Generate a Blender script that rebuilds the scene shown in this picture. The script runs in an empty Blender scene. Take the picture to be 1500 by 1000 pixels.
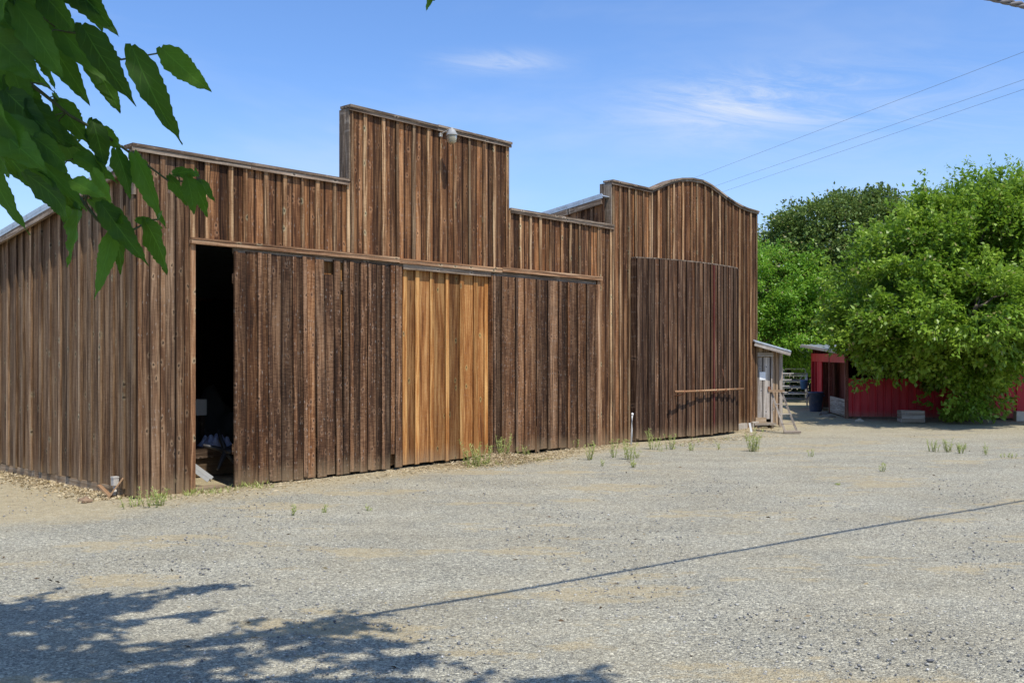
import bpy, math, random
import numpy as np
from mathutils import Vector, Matrix

SEED = 11
random.seed(SEED)
rng = np.random.default_rng(SEED)
S = bpy.context.scene
COL = S.collection
R = math.radians

# ------------------------------------------------------------------ node helpers
def new_mat(name):
    m = bpy.data.materials.new(name); m.use_nodes = True
    nt = m.node_tree; nt.nodes.clear()
    return m, G(nt)

class G:
    """tiny node graph writer"""
    def __init__(s, nt): s.nt = nt
    def n(s, t, ins=None, **props):
        nd = s.nt.nodes.new(t)
        for k, v in props.items(): setattr(nd, k, v)
        if ins:
            for k, v in ins.items():
                sock = nd.inputs[k]
                if isinstance(v, bpy.types.NodeSocket): s.nt.links.new(v, sock)
                elif isinstance(v, bpy.types.Node): s.nt.links.new(v.outputs[0], sock)
                else: sock.default_value = v
        return nd
    def math(s, op, a, b=0.0, c=0.0, clamp=False):
        return s.n('ShaderNodeMath', {0: a, 1: b, 2: c}, operation=op, use_clamp=clamp).outputs[0]
    def vmul(s, v, k):
        return s.n('ShaderNodeVectorMath', {0: v, 1: k}, operation='MULTIPLY').outputs[0]
    def vadd(s, v, k):
        return s.n('ShaderNodeVectorMath', {0: v, 1: k}, operation='ADD').outputs[0]
    def noise(s, v, scale=1.0, detail=4.0, rough=0.6, dist=0.0):
        return s.n('ShaderNodeTexNoise', {'Vector': v, 'Scale': scale, 'Detail': detail, 'Roughness': rough, 'Distortion': dist}).outputs[0]
    def ramp(s, fac, stops, interp='LINEAR'):
        nd = s.n('ShaderNodeValToRGB', {0: fac}); cr = nd.color_ramp; cr.interpolation = interp
        while len(cr.elements) < len(stops): cr.elements.new(0.5)
        for e, (p, c) in zip(cr.elements, stops):
            e.position = p; e.color = (c, c, c, 1) if not hasattr(c, '__len__') else (c[0], c[1], c[2], 1)
        return nd.outputs[0]
    def mix(s, fac, a, b, blend='MIX'):
        nd = s.n('ShaderNodeMix', data_type='RGBA', blend_type=blend)
        for sock, v in ((nd.inputs[0], fac), (nd.inputs[6], a), (nd.inputs[7], b)):
            if isinstance(v, bpy.types.NodeSocket): s.nt.links.new(v, sock)
            elif hasattr(v, '__len__'): sock.default_value = (v[0], v[1], v[2], 1)
            else: sock.default_value = v
        return nd.outputs[2]
    def sep(s, v):
        nd = s.n('ShaderNodeSeparateXYZ', {0: v}); return nd.outputs
    def attr(s, name):
        return s.n('ShaderNodeAttribute', attribute_name=name).outputs['Vector']
    def scale_col(s, col, val):
        nd = s.n('ShaderNodeVectorMath', operation='SCALE')
        s.nt.links.new(col, nd.inputs[0])
        if isinstance(val, bpy.types.NodeSocket): s.nt.links.new(val, nd.inputs['Scale'])
        else: nd.inputs['Scale'].default_value = val
        return nd.outputs[0]
    def out(s, sh):
        o = s.n('ShaderNodeOutputMaterial'); s.nt.links.new(sh.outputs[0], o.inputs[0])
    def bsdf(s, col, rough=0.8, bump=None, bstr=0.4, bdist=0.01, metal=0.0, spec=0.3):
        ins = {'Base Color': col, 'Roughness': rough, 'Metallic': metal, 'Specular IOR Level': spec}
        if not isinstance(col, bpy.types.NodeSocket): ins['Base Color'] = (col[0], col[1], col[2], 1)
        if bump is not None:
            ins['Normal'] = s.n('ShaderNodeBump', {'Height': bump, 'Strength': bstr, 'Distance': bdist})
        b = s.n('ShaderNodeBsdfPrincipled', ins)
        return b

def smooth(g, v, a, b):
    return g.n('ShaderNodeMapRange', {0: v, 1: a, 2: b, 3: 0.0, 4: 1.0}, interpolation_type='SMOOTHSTEP').outputs[0]

# ------------------------------------------------------------------ wood
def wood(name, dark, mid, light, grey=0.3, tone=(0.62, 1.35), orange=0.25, knots=1.0, dust=0.5, saw=0.35, gloss=0.85, gain=1.0, edge=0.7):
    m, g = new_mat(name)
    pc = g.attr('pc'); rnd = g.attr('rnd')
    r = g.sep(rnd); eu = g.sep(g.attr('eu'))[0]
    off = g.vmul(rnd, (37.0, 23.0, 51.0))
    p = g.vadd(pc, off)
    wob = g.noise(g.vmul(p, (2.0, 2.0, 1.1)), 1.0, 2, 0.5)
    pw = g.vadd(p, g.n('ShaderNodeCombineXYZ', {0: g.math('MULTIPLY', wob, 0.10)}).outputs[0])
    grain = g.noise(g.vmul(pw, (34.0, 30.0, 0.85)), 1.0, 7, 0.68)
    fiber = g.noise(g.vmul(pw, (150.0, 120.0, 3.2)), 1.0, 3, 0.7)
    stain = g.noise(g.vmul(p, (5.0, 4.0, 0.55)), 1.0, 4, 0.6)
    blotch = g.noise(g.vmul(p, (9.0, 6.0, 3.5)), 1.0, 4, 0.65)
    sawn = g.noise(g.vmul(p, (9.0, 9.0, 60.0)), 1.0, 3, 0.7)
    f = g.math('ADD', g.math('MULTIPLY', g.math('MULTIPLY_ADD', grain, 1.5, -0.25), 0.62), g.math('MULTIPLY', fiber, 0.24))
    f = g.math('ADD', f, g.math('MULTIPLY', g.math('MULTIPLY_ADD', stain, 1.7, -0.35), 0.36))
    f = g.math('ADD', f, g.math('MULTIPLY', g.math('SUBTRACT', sawn, 0.5), saw * 0.45))
    f = g.math('SUBTRACT', f, 0.11, clamp=True)
    col = g.ramp(f, [(0.30, dark), (0.47, mid), (0.62, light), (0.80, [c * 1.35 for c in light])])
    # silver-grey weathered film, board by board
    gm = g.math('MULTIPLY', smooth(g, g.math('ADD', g.math('MULTIPLY', stain, 0.7), g.math('MULTIPLY', r[1], 0.5)), 0.45, 0.95), grey)
    lum = g.ramp(f, [(0.3, (0.045, 0.034, 0.024)), (0.5, (0.145, 0.108, 0.074)), (0.75, (0.36, 0.295, 0.22))])
    col = g.mix(gm, col, lum)
    # fresher orange boards
    om = g.math('MULTIPLY', smooth(g, g.math('ADD', g.math('MULTIPLY', r[2], 0.75), g.math('MULTIPLY', blotch, 0.5)), 0.68, 1.0), orange)
    oc = g.ramp(f, [(0.3, (0.09, 0.030, 0.010)), (0.5, (0.30, 0.115, 0.035)), (0.75, (0.55, 0.27, 0.10))])
    col = g.mix(om, col, oc)
    # tar-dark streaks
    dk = smooth(g, g.noise(g.vmul(p, (22.0, 9.0, 0.45)), 1.0, 5, 0.7), 0.54, 0.68)
    col = g.mix(g.math('MULTIPLY', dk, 0.75), col, [c * 0.55 for c in dark])
    # knots: raised pale rim, dark heart
    kv = g.sep(g.vadd(p, g.vmul(g.vadd(g.n('ShaderNodeTexNoise', {'Vector': p, 'Scale': 14.0}).outputs[1], (-.5, -.5, -.5)), (0.05, 0.02, 0.06))))
    kvec = g.n('ShaderNodeCombineXYZ', {0: g.math('MULTIPLY', kv[0], 6.0), 1: g.math('MULTIPLY', kv[2], 3.1)}).outputs[0]
    vk = g.n('ShaderNodeTexVoronoi', {'Vector': kvec, 'Scale': 1.0, 'Randomness': 1.0}, voronoi_dimensions='2D')
    kd = vk.outputs['Distance']; kr = g.sep(vk.outputs['Color'])[0]
    kmask = g.math('GREATER_THAN', kr, 1.0 - 0.42 * knots)
    rim = g.math('MULTIPLY', g.math('MULTIPLY', smooth(g, kd, 0.24, 0.08), kmask), 0.55)
    heart = g.math('MULTIPLY', smooth(g, kd, 0.10, 0.05), kmask)
    col = g.mix(rim, col, g.mix(0.5, col, [min(0.7, c * 1.9 + 0.06) for c in light]))
    col = g.mix(g.math('MULTIPLY', heart, 0.8), col, (0.02, 0.013, 0.009))
    # pale nail and scratch specks
    svec = g.n('ShaderNodeCombineXYZ', {0: g.math('MULTIPLY', kv[0], 26.0), 1: g.math('MULTIPLY', kv[2], 9.0)}).outputs[0]
    vs = g.n('ShaderNodeTexVoronoi', {'Vector': svec, 'Scale': 1.0}, voronoi_dimensions='2D')
    sp = g.math('MULTIPLY', smooth(g, vs.outputs['Distance'], 0.26, 0.12), g.math('GREATER_THAN', g.sep(vs.outputs['Color'])[1], 0.83))
    col = g.mix(g.math('MULTIPLY', sp, 0.18 * knots), col, (0.5, 0.44, 0.38))
    # board tone
    t = g.math('MULTIPLY_ADD', r[0], tone[1] - tone[0], tone[0])
    col = g.scale_col(col, g.math('MULTIPLY', t, gain))
    # dirt plus painted-in shadow along the board edges
    ed = smooth(g, g.math('ADD', g.math('ABSOLUTE', eu), g.math('MULTIPLY', g.math('SUBTRACT', stain, 0.5), 0.5)), 0.66, 1.02)
    col = g.mix(g.math('MULTIPLY', ed, edge), col, [c * 0.5 for c in dark])
    # splash-back dust near the ground
    z = g.sep(g.n('ShaderNodeNewGeometry').outputs['Position'])[2]
    dz = g.math('SUBTRACT', z, g.math('MULTIPLY', g.noise(g.vmul(p, (6, 6, 1.5)), 1.0, 4), 0.55))
    dm = g.math('MULTIPLY', smooth(g, dz, 0.10, -0.30), dust)
    col = g.mix(dm, col, (0.30, 0.215, 0.125))
    hb = g.math('ADD', g.math('MULTIPLY', f, 0.9), g.math('MULTIPLY', rim, 0.35))
    hb = g.math('SUBTRACT', hb, g.math('MULTIPLY', heart, 0.5))
    g.out(g.bsdf(col, gloss, hb, 0.75, 0.012, spec=0.2))
    return m

M = {}
M['wall'] = wood('weathered_siding', (0.034, 0.015, 0.008), (0.120, 0.050, 0.021), (0.32, 0.155, 0.066), grey=0.20, orange=0.42, tone=(0.38, 1.5), knots=1.0, gain=0.86)
M['end'] = wood('weathered_corner_siding', (0.048, 0.024, 0.013), (0.165, 0.084, 0.042), (0.37, 0.22, 0.12), grey=0.32, orange=0.25, tone=(0.65, 1.2), knots=1.3, gain=0.85)
M['door'] = wood('dark_door_boards', (0.024, 0.012, 0.007), (0.096, 0.045, 0.022), (0.26, 0.142, 0.074), grey=0.28, orange=0.38, tone=(0.50, 1.5), saw=0.9, knots=1.5, gain=0.82)
M['fresh'] = wood('orange_cedar_boards', (0.12, 0.042, 0.013), (0.35, 0.135, 0.036), (0.60, 0.31, 0.11), grey=0.08, orange=0.35, tone=(0.50, 1.35), knots=0.45, saw=0.25, dust=0.55, edge=0.85, gain=0.80)
M['freshbatten'] = wood('pale_cedar_battens', (0.20, 0.07, 0.018), (0.50, 0.21, 0.058), (0.78, 0.44, 0.16), grey=0.05, orange=0.2, tone=(0.7, 1.25), knots=0.35, saw=0.2, dust=0.55, edge=0.6, gain=0.84)
M['bay'] = wood('dark_bay_boards', (0.026, 0.013, 0.008), (0.078, 0.038, 0.021), (0.19, 0.108, 0.062), grey=0.25, orange=0.2, tone=(0.55, 1.45), knots=0.7, edge=0.8, gain=0.85)
M['side'] = wood('grey_brown_side_boards', (0.070, 0.036, 0.018), (0.225, 0.124, 0.062), (0.45, 0.285, 0.16), grey=0.30, orange=0.15, tone=(0.6, 1.25), dust=0.6, knots=0.5, gain=0.70, edge=0.95)
M['sidebatten'] = wood('grey_brown_side_battens', (0.085, 0.045, 0.023), (0.29, 0.168, 0.088), (0.56, 0.37, 0.215), grey=0.3, orange=0.15, tone=(0.7, 1.3), dust=0.6, knots=0.4, edge=0.5, gain=0.80)
M['batten'] = wood('sun_bleached_battens', (0.060, 0.029, 0.014), (0.235, 0.118, 0.052), (0.56, 0.36, 0.19), grey=0.30, orange=0.35, tone=(0.42, 1.4), knots=0.6, edge=0.6, gain=0.9)
M['trim'] = wood('brown_trim_boards', (0.10, 0.046, 0.023), (0.27, 0.14, 0.07), (0.47, 0.29, 0.165), grey=0.2, orange=0.3, tone=(0.85, 1.15), dust=0.3, knots=0.5)
M['cap'] = wood('grey_cap_boards', (0.05, 0.034, 0.024), (0.155, 0.11, 0.075), (0.36, 0.28, 0.21), grey=0.5, orange=0.1, tone=(0.8, 1.2))
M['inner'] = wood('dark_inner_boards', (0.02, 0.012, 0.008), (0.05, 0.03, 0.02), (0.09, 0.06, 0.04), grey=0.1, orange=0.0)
M['shed'] = wood('silver_grey_shed_boards', (0.13, 0.105, 0.085), (0.36, 0.31, 0.265), (0.56, 0.51, 0.45), grey=0.6, orange=0.10, tone=(0.8, 1.15), dust=0.3)
M['shedtan'] = wood('tan_shed_boards', (0.13, 0.085, 0.05), (0.36, 0.255, 0.155), (0.55, 0.42, 0.29), grey=0.3, orange=0.25, tone=(0.8, 1.15), dust=0.3)
M['redbatten'] = wood('red_painted_batten', (0.10, 0.016, 0.012), (0.11, 0.024, 0.019), (0.17, 0.055, 0.042), grey=0.15, orange=0.0, tone=(0.9, 1.0), knots=0.2)

# ------------------------------------------------------------------ other materials
def plain(name, col, rough=0.6, metal=0.0, var=0.25, scale=6.0, bump=0.15, spec=0.4, dirt=None):
    m, g = new_mat(name)
    co = g.n('ShaderNodeTexCoord').outputs['Object']
    a = g.noise(co, scale, 5, 0.65); b = g.noise(co, scale * 9, 3, 0.6)
    k = g.math('ADD', g.math('MULTIPLY', a, 0.7), g.math('MULTIPLY', b, 0.3))
    c0 = [c * (1 - var) for c in col]; c1 = [min(1, c * (1 + var)) for c in col]
    c = g.ramp(k, [(0.3, c0), (0.7, c1)])
    if dirt: c = g.mix(g.math('MULTIPLY', smooth(g, g.noise(co, scale * 2.3, 6, 0.7), 0.5, 0.7), 0.7), c, dirt)
    g.out(g.bsdf(c, rough, k, bump, 0.01, metal, spec))
    return m
M['metalroof'] = plain('galvanised_roof_sheet', (0.52, 0.55, 0.58), 0.42, 0.55, 0.18, 3.0, dirt=(0.30, 0.27, 0.24))
M['steel'] = plain('galvanised_tube', (0.60, 0.60, 0.60), 0.40, 0.45, 0.15, 8.0)
M['alu'] = plain('bare_aluminium', (0.30, 0.30, 0.29), 0.45, 0.3, 0.1, 9.0)
M['concrete'] = plain('concrete_footing', (0.42, 0.37, 0.30), 0.95, 0, 0.3, 5.0, 0.6)
M['white'] = plain('white_plastic', (0.78, 0.77, 0.74), 0.45, 0, 0.06, 7.0, 0.05)
M['offwhite'] = plain('grey_plastic_box', (0.50, 0.475, 0.43), 0.5, 0, 0.12, 9.0, 0.05)
M['paper'] = plain('white_paper', (0.82, 0.82, 0.81), 0.7, 0, 0.04, 9.0, 0.03)
M['tile'] = plain('dull_cream_panel', (0.60, 0.585, 0.54), 0.6, 0, 0.1, 6.0)
M['blackpl'] = plain('black_plastic', (0.05, 0.05, 0.055), 0.4, 0, 0.2, 9.0)
M['tarp'] = plain('grey_dust_sheet', (0.12, 0.115, 0.11), 0.85, 0, 0.2, 5.0, 0.3)
M['bluebag'] = plain('pale_blue_cloth', (0.42, 0.45, 0.62), 0.8, 0, 0.3, 14.0, 0.3)
M['bin'] = plain('dark_blue_plastic', (0.045, 0.065, 0.12), 0.45, 0, 0.25, 5.0, 0.05, dirt=(0.13, 0.13, 0.14))
M['bluebucket'] = plain('blue_plastic', (0.06, 0.17, 0.42), 0.4, 0, 0.15, 6.0, 0.05)
M['tan'] = plain('tan_leather', (0.42, 0.22, 0.10), 0.7, 0, 0.25, 9.0, 0.2)
M['rust'] = plain('rusty_iron', (0.23, 0.095, 0.05), 0.85, 0.1, 0.4, 14.0, 0.4)
M['rock'] = plain('brown_rock', (0.24, 0.16, 0.10), 0.95, 0, 0.45, 7.0, 0.8)
M['paleblock'] = plain('pale_masonry_block', (0.5, 0.42, 0.33), 0.95, 0, 0.2, 9.0, 0.4)
M['cable'] = plain('weathered_cable_jacket', (0.17, 0.155, 0.15), 0.65, 0, 0.35, 30.0, 0.2)
M['wire'] = plain('thin_power_line', (0.22, 0.23, 0.25), 0.6, 0, 0.2, 5.0)
M['lampmetal'] = plain('enamelled_lamp_metal', (0.33, 0.33, 0.32), 0.6, 0.0, 0.2, 18.0, 0.15, dirt=(0.40, 0.36, 0.31))

m, g = new_mat('yellowed_lamp_glass')
co = g.n('ShaderNodeTexCoord').outputs['Object']
c = g.ramp(g.noise(co, 14.0, 4), [(0.3, (0.34, 0.29, 0.19)), (0.7, (0.52, 0.47, 0.34))])
b = g.bsdf(c, 0.3, spec=0.5); b.inputs['Transmission Weight'].default_value = 0.25
g.out(b); M['lampglass'] = m

# red ribbed cladding
m, g = new_mat('red_painted_cladding')
co = g.n('ShaderNodeTexCoord').outputs['Object']
a = g.noise(g.vmul(co, (5, 5, 0.8)), 1.0, 6, 0.65); b = g.noise(co, 18.0, 4)
c = g.ramp(a, [(0.25, (0.32, 0.014, 0.022)), (0.55, (0.50, 0.022, 0.034)), (0.8, (0.58, 0.06, 0.065))])
z = g.sep(g.n('ShaderNodeNewGeometry').outputs['Position'])[2]
c = g.mix(g.math('MULTIPLY', smooth(g, g.math('SUBTRACT', z, g.math('MULTIPLY', b, 0.3)), 0.15, -0.15), 0.6), c, (0.25, 0.17, 0.12))
g.out(g.bsdf(c, 0.5, a, 0.1, 0.01)); M['red'] = m
M['redwood'] = wood('worn_red_post', (0.06, 0.016, 0.012), (0.16, 0.045, 0.032), (0.28, 0.10, 0.075), grey=0.2, orange=0.0, tone=(0.8, 1.1), dust=0.3)

# bark
m, g = new_mat('grey_brown_bark')
co = g.n('ShaderNodeTexCoord').outputs['Object']
a = g.noise(g.vmul(co, (9, 9, 2.0)), 1.0, 7, 0.7)
c = g.ramp(a, [(0.3, (0.04, 0.03, 0.022)), (0.55, (0.14, 0.11, 0.085)), (0.8, (0.27, 0.23, 0.19))])
g.out(g.bsdf(c, 0.95, a, 0.9, 0.03)); M['bark'] = m

def leafmat(name, dk, mid, lt, trans=0.35, tcol=None, rough=0.5, veins=False, patch=0.5):
    m, g = new_mat(name)
    rnd = g.attr('rnd'); r = g.sep(rnd)
    co = g.n('ShaderNodeTexCoord').outputs['Object']
    big = g.noise(co, 0.9, 4, 0.65)
    k = g.math('ADD', g.math('MULTIPLY', r[0], 1 - patch), g.math('MULTIPLY', g.math('MULTIPLY_ADD', big, 1.8, -0.4), patch))
    c = g.ramp(k, [(0.12, dk), (0.5, mid), (0.88, lt)])
    if not veins:
        c = g.mix(g.math('MULTIPLY', g.math('GREATER_THAN', r[1], 0.968), 0.8), c, (0.30, 0.24, 0.10))
    bump = None
    if veins:
        uv = g.sep(g.attr('luv'))
        av = g.math('ABSOLUTE', uv[1])
        midr = smooth(g, av, 0.055, 0.02)
        w = g.math('SINE', g.math('MULTIPLY', g.math('SUBTRACT', uv[0], g.math('MULTIPLY', av, 0.28)), 46.0))
        side = g.math('MULTIPLY', smooth(g, w, 0.90, 0.99), smooth(g, av, 1.0, 0.3))
        vein = g.math('MAXIMUM', midr, g.math('MULTIPLY', side, 0.55))
        bl = g.noise(g.vmul(uv[0].node.inputs[0].links[0].from_socket, (9, 5, 1)), 1.0, 5)
        c = g.scale_col(c, g.math('MULTIPLY_ADD', bl, 0.9, 0.55))
        c = g.mix(g.math('MULTIPLY', vein, 0.55), c, [min(1, x * 1.9) for x in lt])
        bump = g.math('SUBTRACT', g.math('MULTIPLY', bl, 0.4), vein)
    b = g.bsdf(c, rough, bump, 0.35, 0.004, spec=0.35)
    tc = g.mix(0.6, c, tcol or lt)
    t = g.n('ShaderNodeBsdfTranslucent', {'Color': tc})
    mx = g.n('ShaderNodeMixShader', {0: trans, 1: b, 2: t})
    g.out(mx); return m
M['leaf_bright'] = leafmat('bright_green_leaves', (0.042, 0.096, 0.009), (0.172, 0.292, 0.024), (0.37, 0.49, 0.065), 0.33, (0.30, 0.50, 0.045), 0.42)
M['leaf_fresh'] = leafmat('fresh_green_leaves', (0.065, 0.160, 0.012), (0.16, 0.335, 0.03), (0.29, 0.48, 0.06), 0.38, (0.34, 0.58, 0.05), 0.42)
M['leaf_oak'] = leafmat('dull_oak_leaves', (0.050, 0.090, 0.020), (0.145, 0.22, 0.05), (0.27, 0.36, 0.095), 0.24, (0.22, 0.30, 0.06), 0.45)
M['leaf_mulberry'] = leafmat('mulberry_leaves', (0.009, 0.034, 0.004), (0.025, 0.078, 0.009), (0.075, 0.175, 0.020), 0.50, (0.22, 0.44, 0.025), 0.6, veins=True, patch=0.15)
M['leaf_shade'] = leafmat('dark_understorey_leaves', (0.02, 0.045, 0.012), (0.045, 0.09, 0.02), (0.09, 0.15, 0.035), 0.25)
M['weed'] = leafmat('yellow_green_weed', (0.20, 0.25, 0.05), (0.34, 0.40, 0.10), (0.52, 0.54, 0.20), 0.3, (0.4, 0.5, 0.12), patch=0.2)
M['drygrass'] = leafmat('dry_straw', (0.28, 0.21, 0.12), (0.46, 0.36, 0.21), (0.64, 0.54, 0.36), 0.2, (0.6, 0.5, 0.3), 0.8, patch=0.2)
M['deadleaf'] = leafmat('dead_leaf_bits', (0.03, 0.022, 0.015), (0.13, 0.085, 0.045), (0.42, 0.33, 0.19), 0.1, (0.3, 0.2, 0.1), 0.8, patch=0.1)
M['twig'] = plain('green_brown_twig', (0.075, 0.085, 0.030), 0.7, 0, 0.3, 20.0)
M['weedstem'] = plain('green_weed_stem', (0.34, 0.38, 0.13), 0.7, 0, 0.2, 20.0)

# gravel ground
def ground_mat():
    m, g = new_mat('grey_gravel_with_tan_dirt')
    P = g.n('ShaderNodeNewGeometry').outputs['Position']
    pf = g.vmul(P, (1, 1, 0))
    warp = g.vadd(pf, g.vmul(g.n('ShaderNodeTexNoise', {'Vector': pf, 'Scale': 30.0, 'Detail': 2.0}).outputs[1], (0.025, 0.025, 0)))
    v1 = g.n('ShaderNodeTexVoronoi', {'Vector': warp, 'Scale': 62.0})
    v2 = g.n('ShaderNodeTexVoronoi', {'Vector': warp, 'Scale': 140.0})
    v3 = g.n('ShaderNodeTexVoronoi', {'Vector': warp, 'Scale': 19.0})
    c1 = g.sep(v1.outputs['Color']); c2 = g.sep(v2.outputs['Color']); c3 = g.sep(v3.outputs['Color'])
    gray = g.ramp(c1[0], [(0.0, (0.045, 0.048, 0.055)), (0.22, (0.15, 0.15, 0.155)), (0.6, (0.285, 0.28, 0.265)), (0.88, (0.43, 0.415, 0.375)), (1.0, (0.74, 0.72, 0.66))])
    fine = g.ramp(c2[0], [(0.0, (0.06, 0.06, 0.065)), (0.4, (0.24, 0.237, 0.225)), (1.0, (0.58, 0.555, 0.49))])
    gcol = g.mix(0.45, gray, fine)
    # sparse darker and paler stones
    st = g.math('MULTIPLY', g.math('GREATER_THAN', c3[1], 0.90), smooth(g, v3.outputs['Distance'], 0.32, 0.20))
    gcol = g.mix(g.math('MULTIPLY', st, 0.7), gcol, g.ramp(c3[0], [(0.45, (0.10, 0.10, 0.105)), (0.75, (0.36, 0.35, 0.32)), (1.0, (0.62, 0.6, 0.55))]))
    # mid-scale light/dark drift
    drift = g.noise(g.vmul(pf, (0.55, 1.1, 1)), 1.0, 5, 0.6)
    gcol = g.vmul(g.scale_col(gcol, g.math('MULTIPLY_ADD', drift, 0.70, 0.62)), (1.30, 1.26, 1.06))
    dirt = g.ramp(g.noise(pf, 7.0, 7, 0.7), [(0.3, (0.37, 0.285, 0.155)), (0.55, (0.49, 0.395, 0.225)), (0.75, (0.60, 0.50, 0.32))])
    dirt = g.mix(0.22, dirt, gcol)
    s = g.sep(P)
    # distance out from the barn front and side (facade frame)
    dx = g.math('SUBTRACT', s[0], CX); dy = g.math('SUBTRACT', s[1], CY)
    outd = g.math('ADD', g.math('MULTIPLY', dx, NX), g.math('MULTIPLY', dy, NY))
    tdist = g.math('ADD', g.math('MULTIPLY', dx, UX), g.math('MULTIPLY', dy, UY))
    n1 = g.noise(pf, 0.9, 6, 0.65); n2 = g.noise(g.vmul(pf, (0.42, 0.95, 1)), 1.0, 7, 0.68); n4 = g.noise(pf, 5.0, 5, 0.7)
    nn = g.math('ADD', g.math('MULTIPLY', n1, 1.6), g.math('MULTIPLY', n4, 0.8))
    near = smooth(g, g.math('ADD', outd, nn), 2.75, 1.55)
    # side wall strip
    nearl = g.math('MULTIPLY', smooth(g, g.math('SUBTRACT', nn, tdist), 3.2, 1.9), smooth(g, outd, 0.9, -0.6))
    near = g.math('MAXIMUM', near, nearl)
    far = g.math('MULTIPLY', smooth(g, g.math('ADD', s[1], g.math('MULTIPLY', nn, 2.2)), 22.0, 29.0), 0.6)
    patch = smooth(g, g.math('ADD', n2, g.math('MULTIPLY', g.math('SUBTRACT', n4, 0.5), 0.22)), 0.535, 0.61)
    patch = g.math('MULTIPLY', patch, 0.85)
    haze = g.math('MULTIPLY', smooth(g, n1, 0.38, 0.62), 0.20)
    dm = g.math('MAXIMUM', g.math('MAXIMUM', near, far), g.math('MAXIMUM', patch, haze))
    dm = g.math('MULTIPLY', dm, g.math('MULTIPLY_ADD', c1[2], 0.5, 0.62), clamp=True)
    col = g.mix(dm, gcol, dirt)
    h = g.math('ADD', g.math('MULTIPLY', g.math('SUBTRACT', 0.6, v1.outputs['Distance']), 0.8), g.math('MULTIPLY', g.math('SUBTRACT', 0.6, v2.outputs['Distance']), 0.35))
    h = g.math('ADD', h, g.math('MULTIPLY', n4, 0.6))
    g.out(g.bsdf(col, 0.95, h, 1.0, 0.018, spec=0.15))
    return m

# ------------------------------------------------------------------ object helpers
def props(o, label=None, cat=None, group=None, kind=None):
    if label: o['label'] = label
    if cat: o['category'] = cat
    if group: o['group'] = group
    if kind: o['kind'] = kind
    return o

def thing(name, label, cat, loc=(0, 0, 0), rz=0.0, group=None):
    o = bpy.data.objects.new(name, None); COL.objects.link(o)
    o.location = loc; o.rotation_euler = (0, 0, rz); o.empty_display_size = 0.2
    return props(o, label, cat, group)

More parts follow.
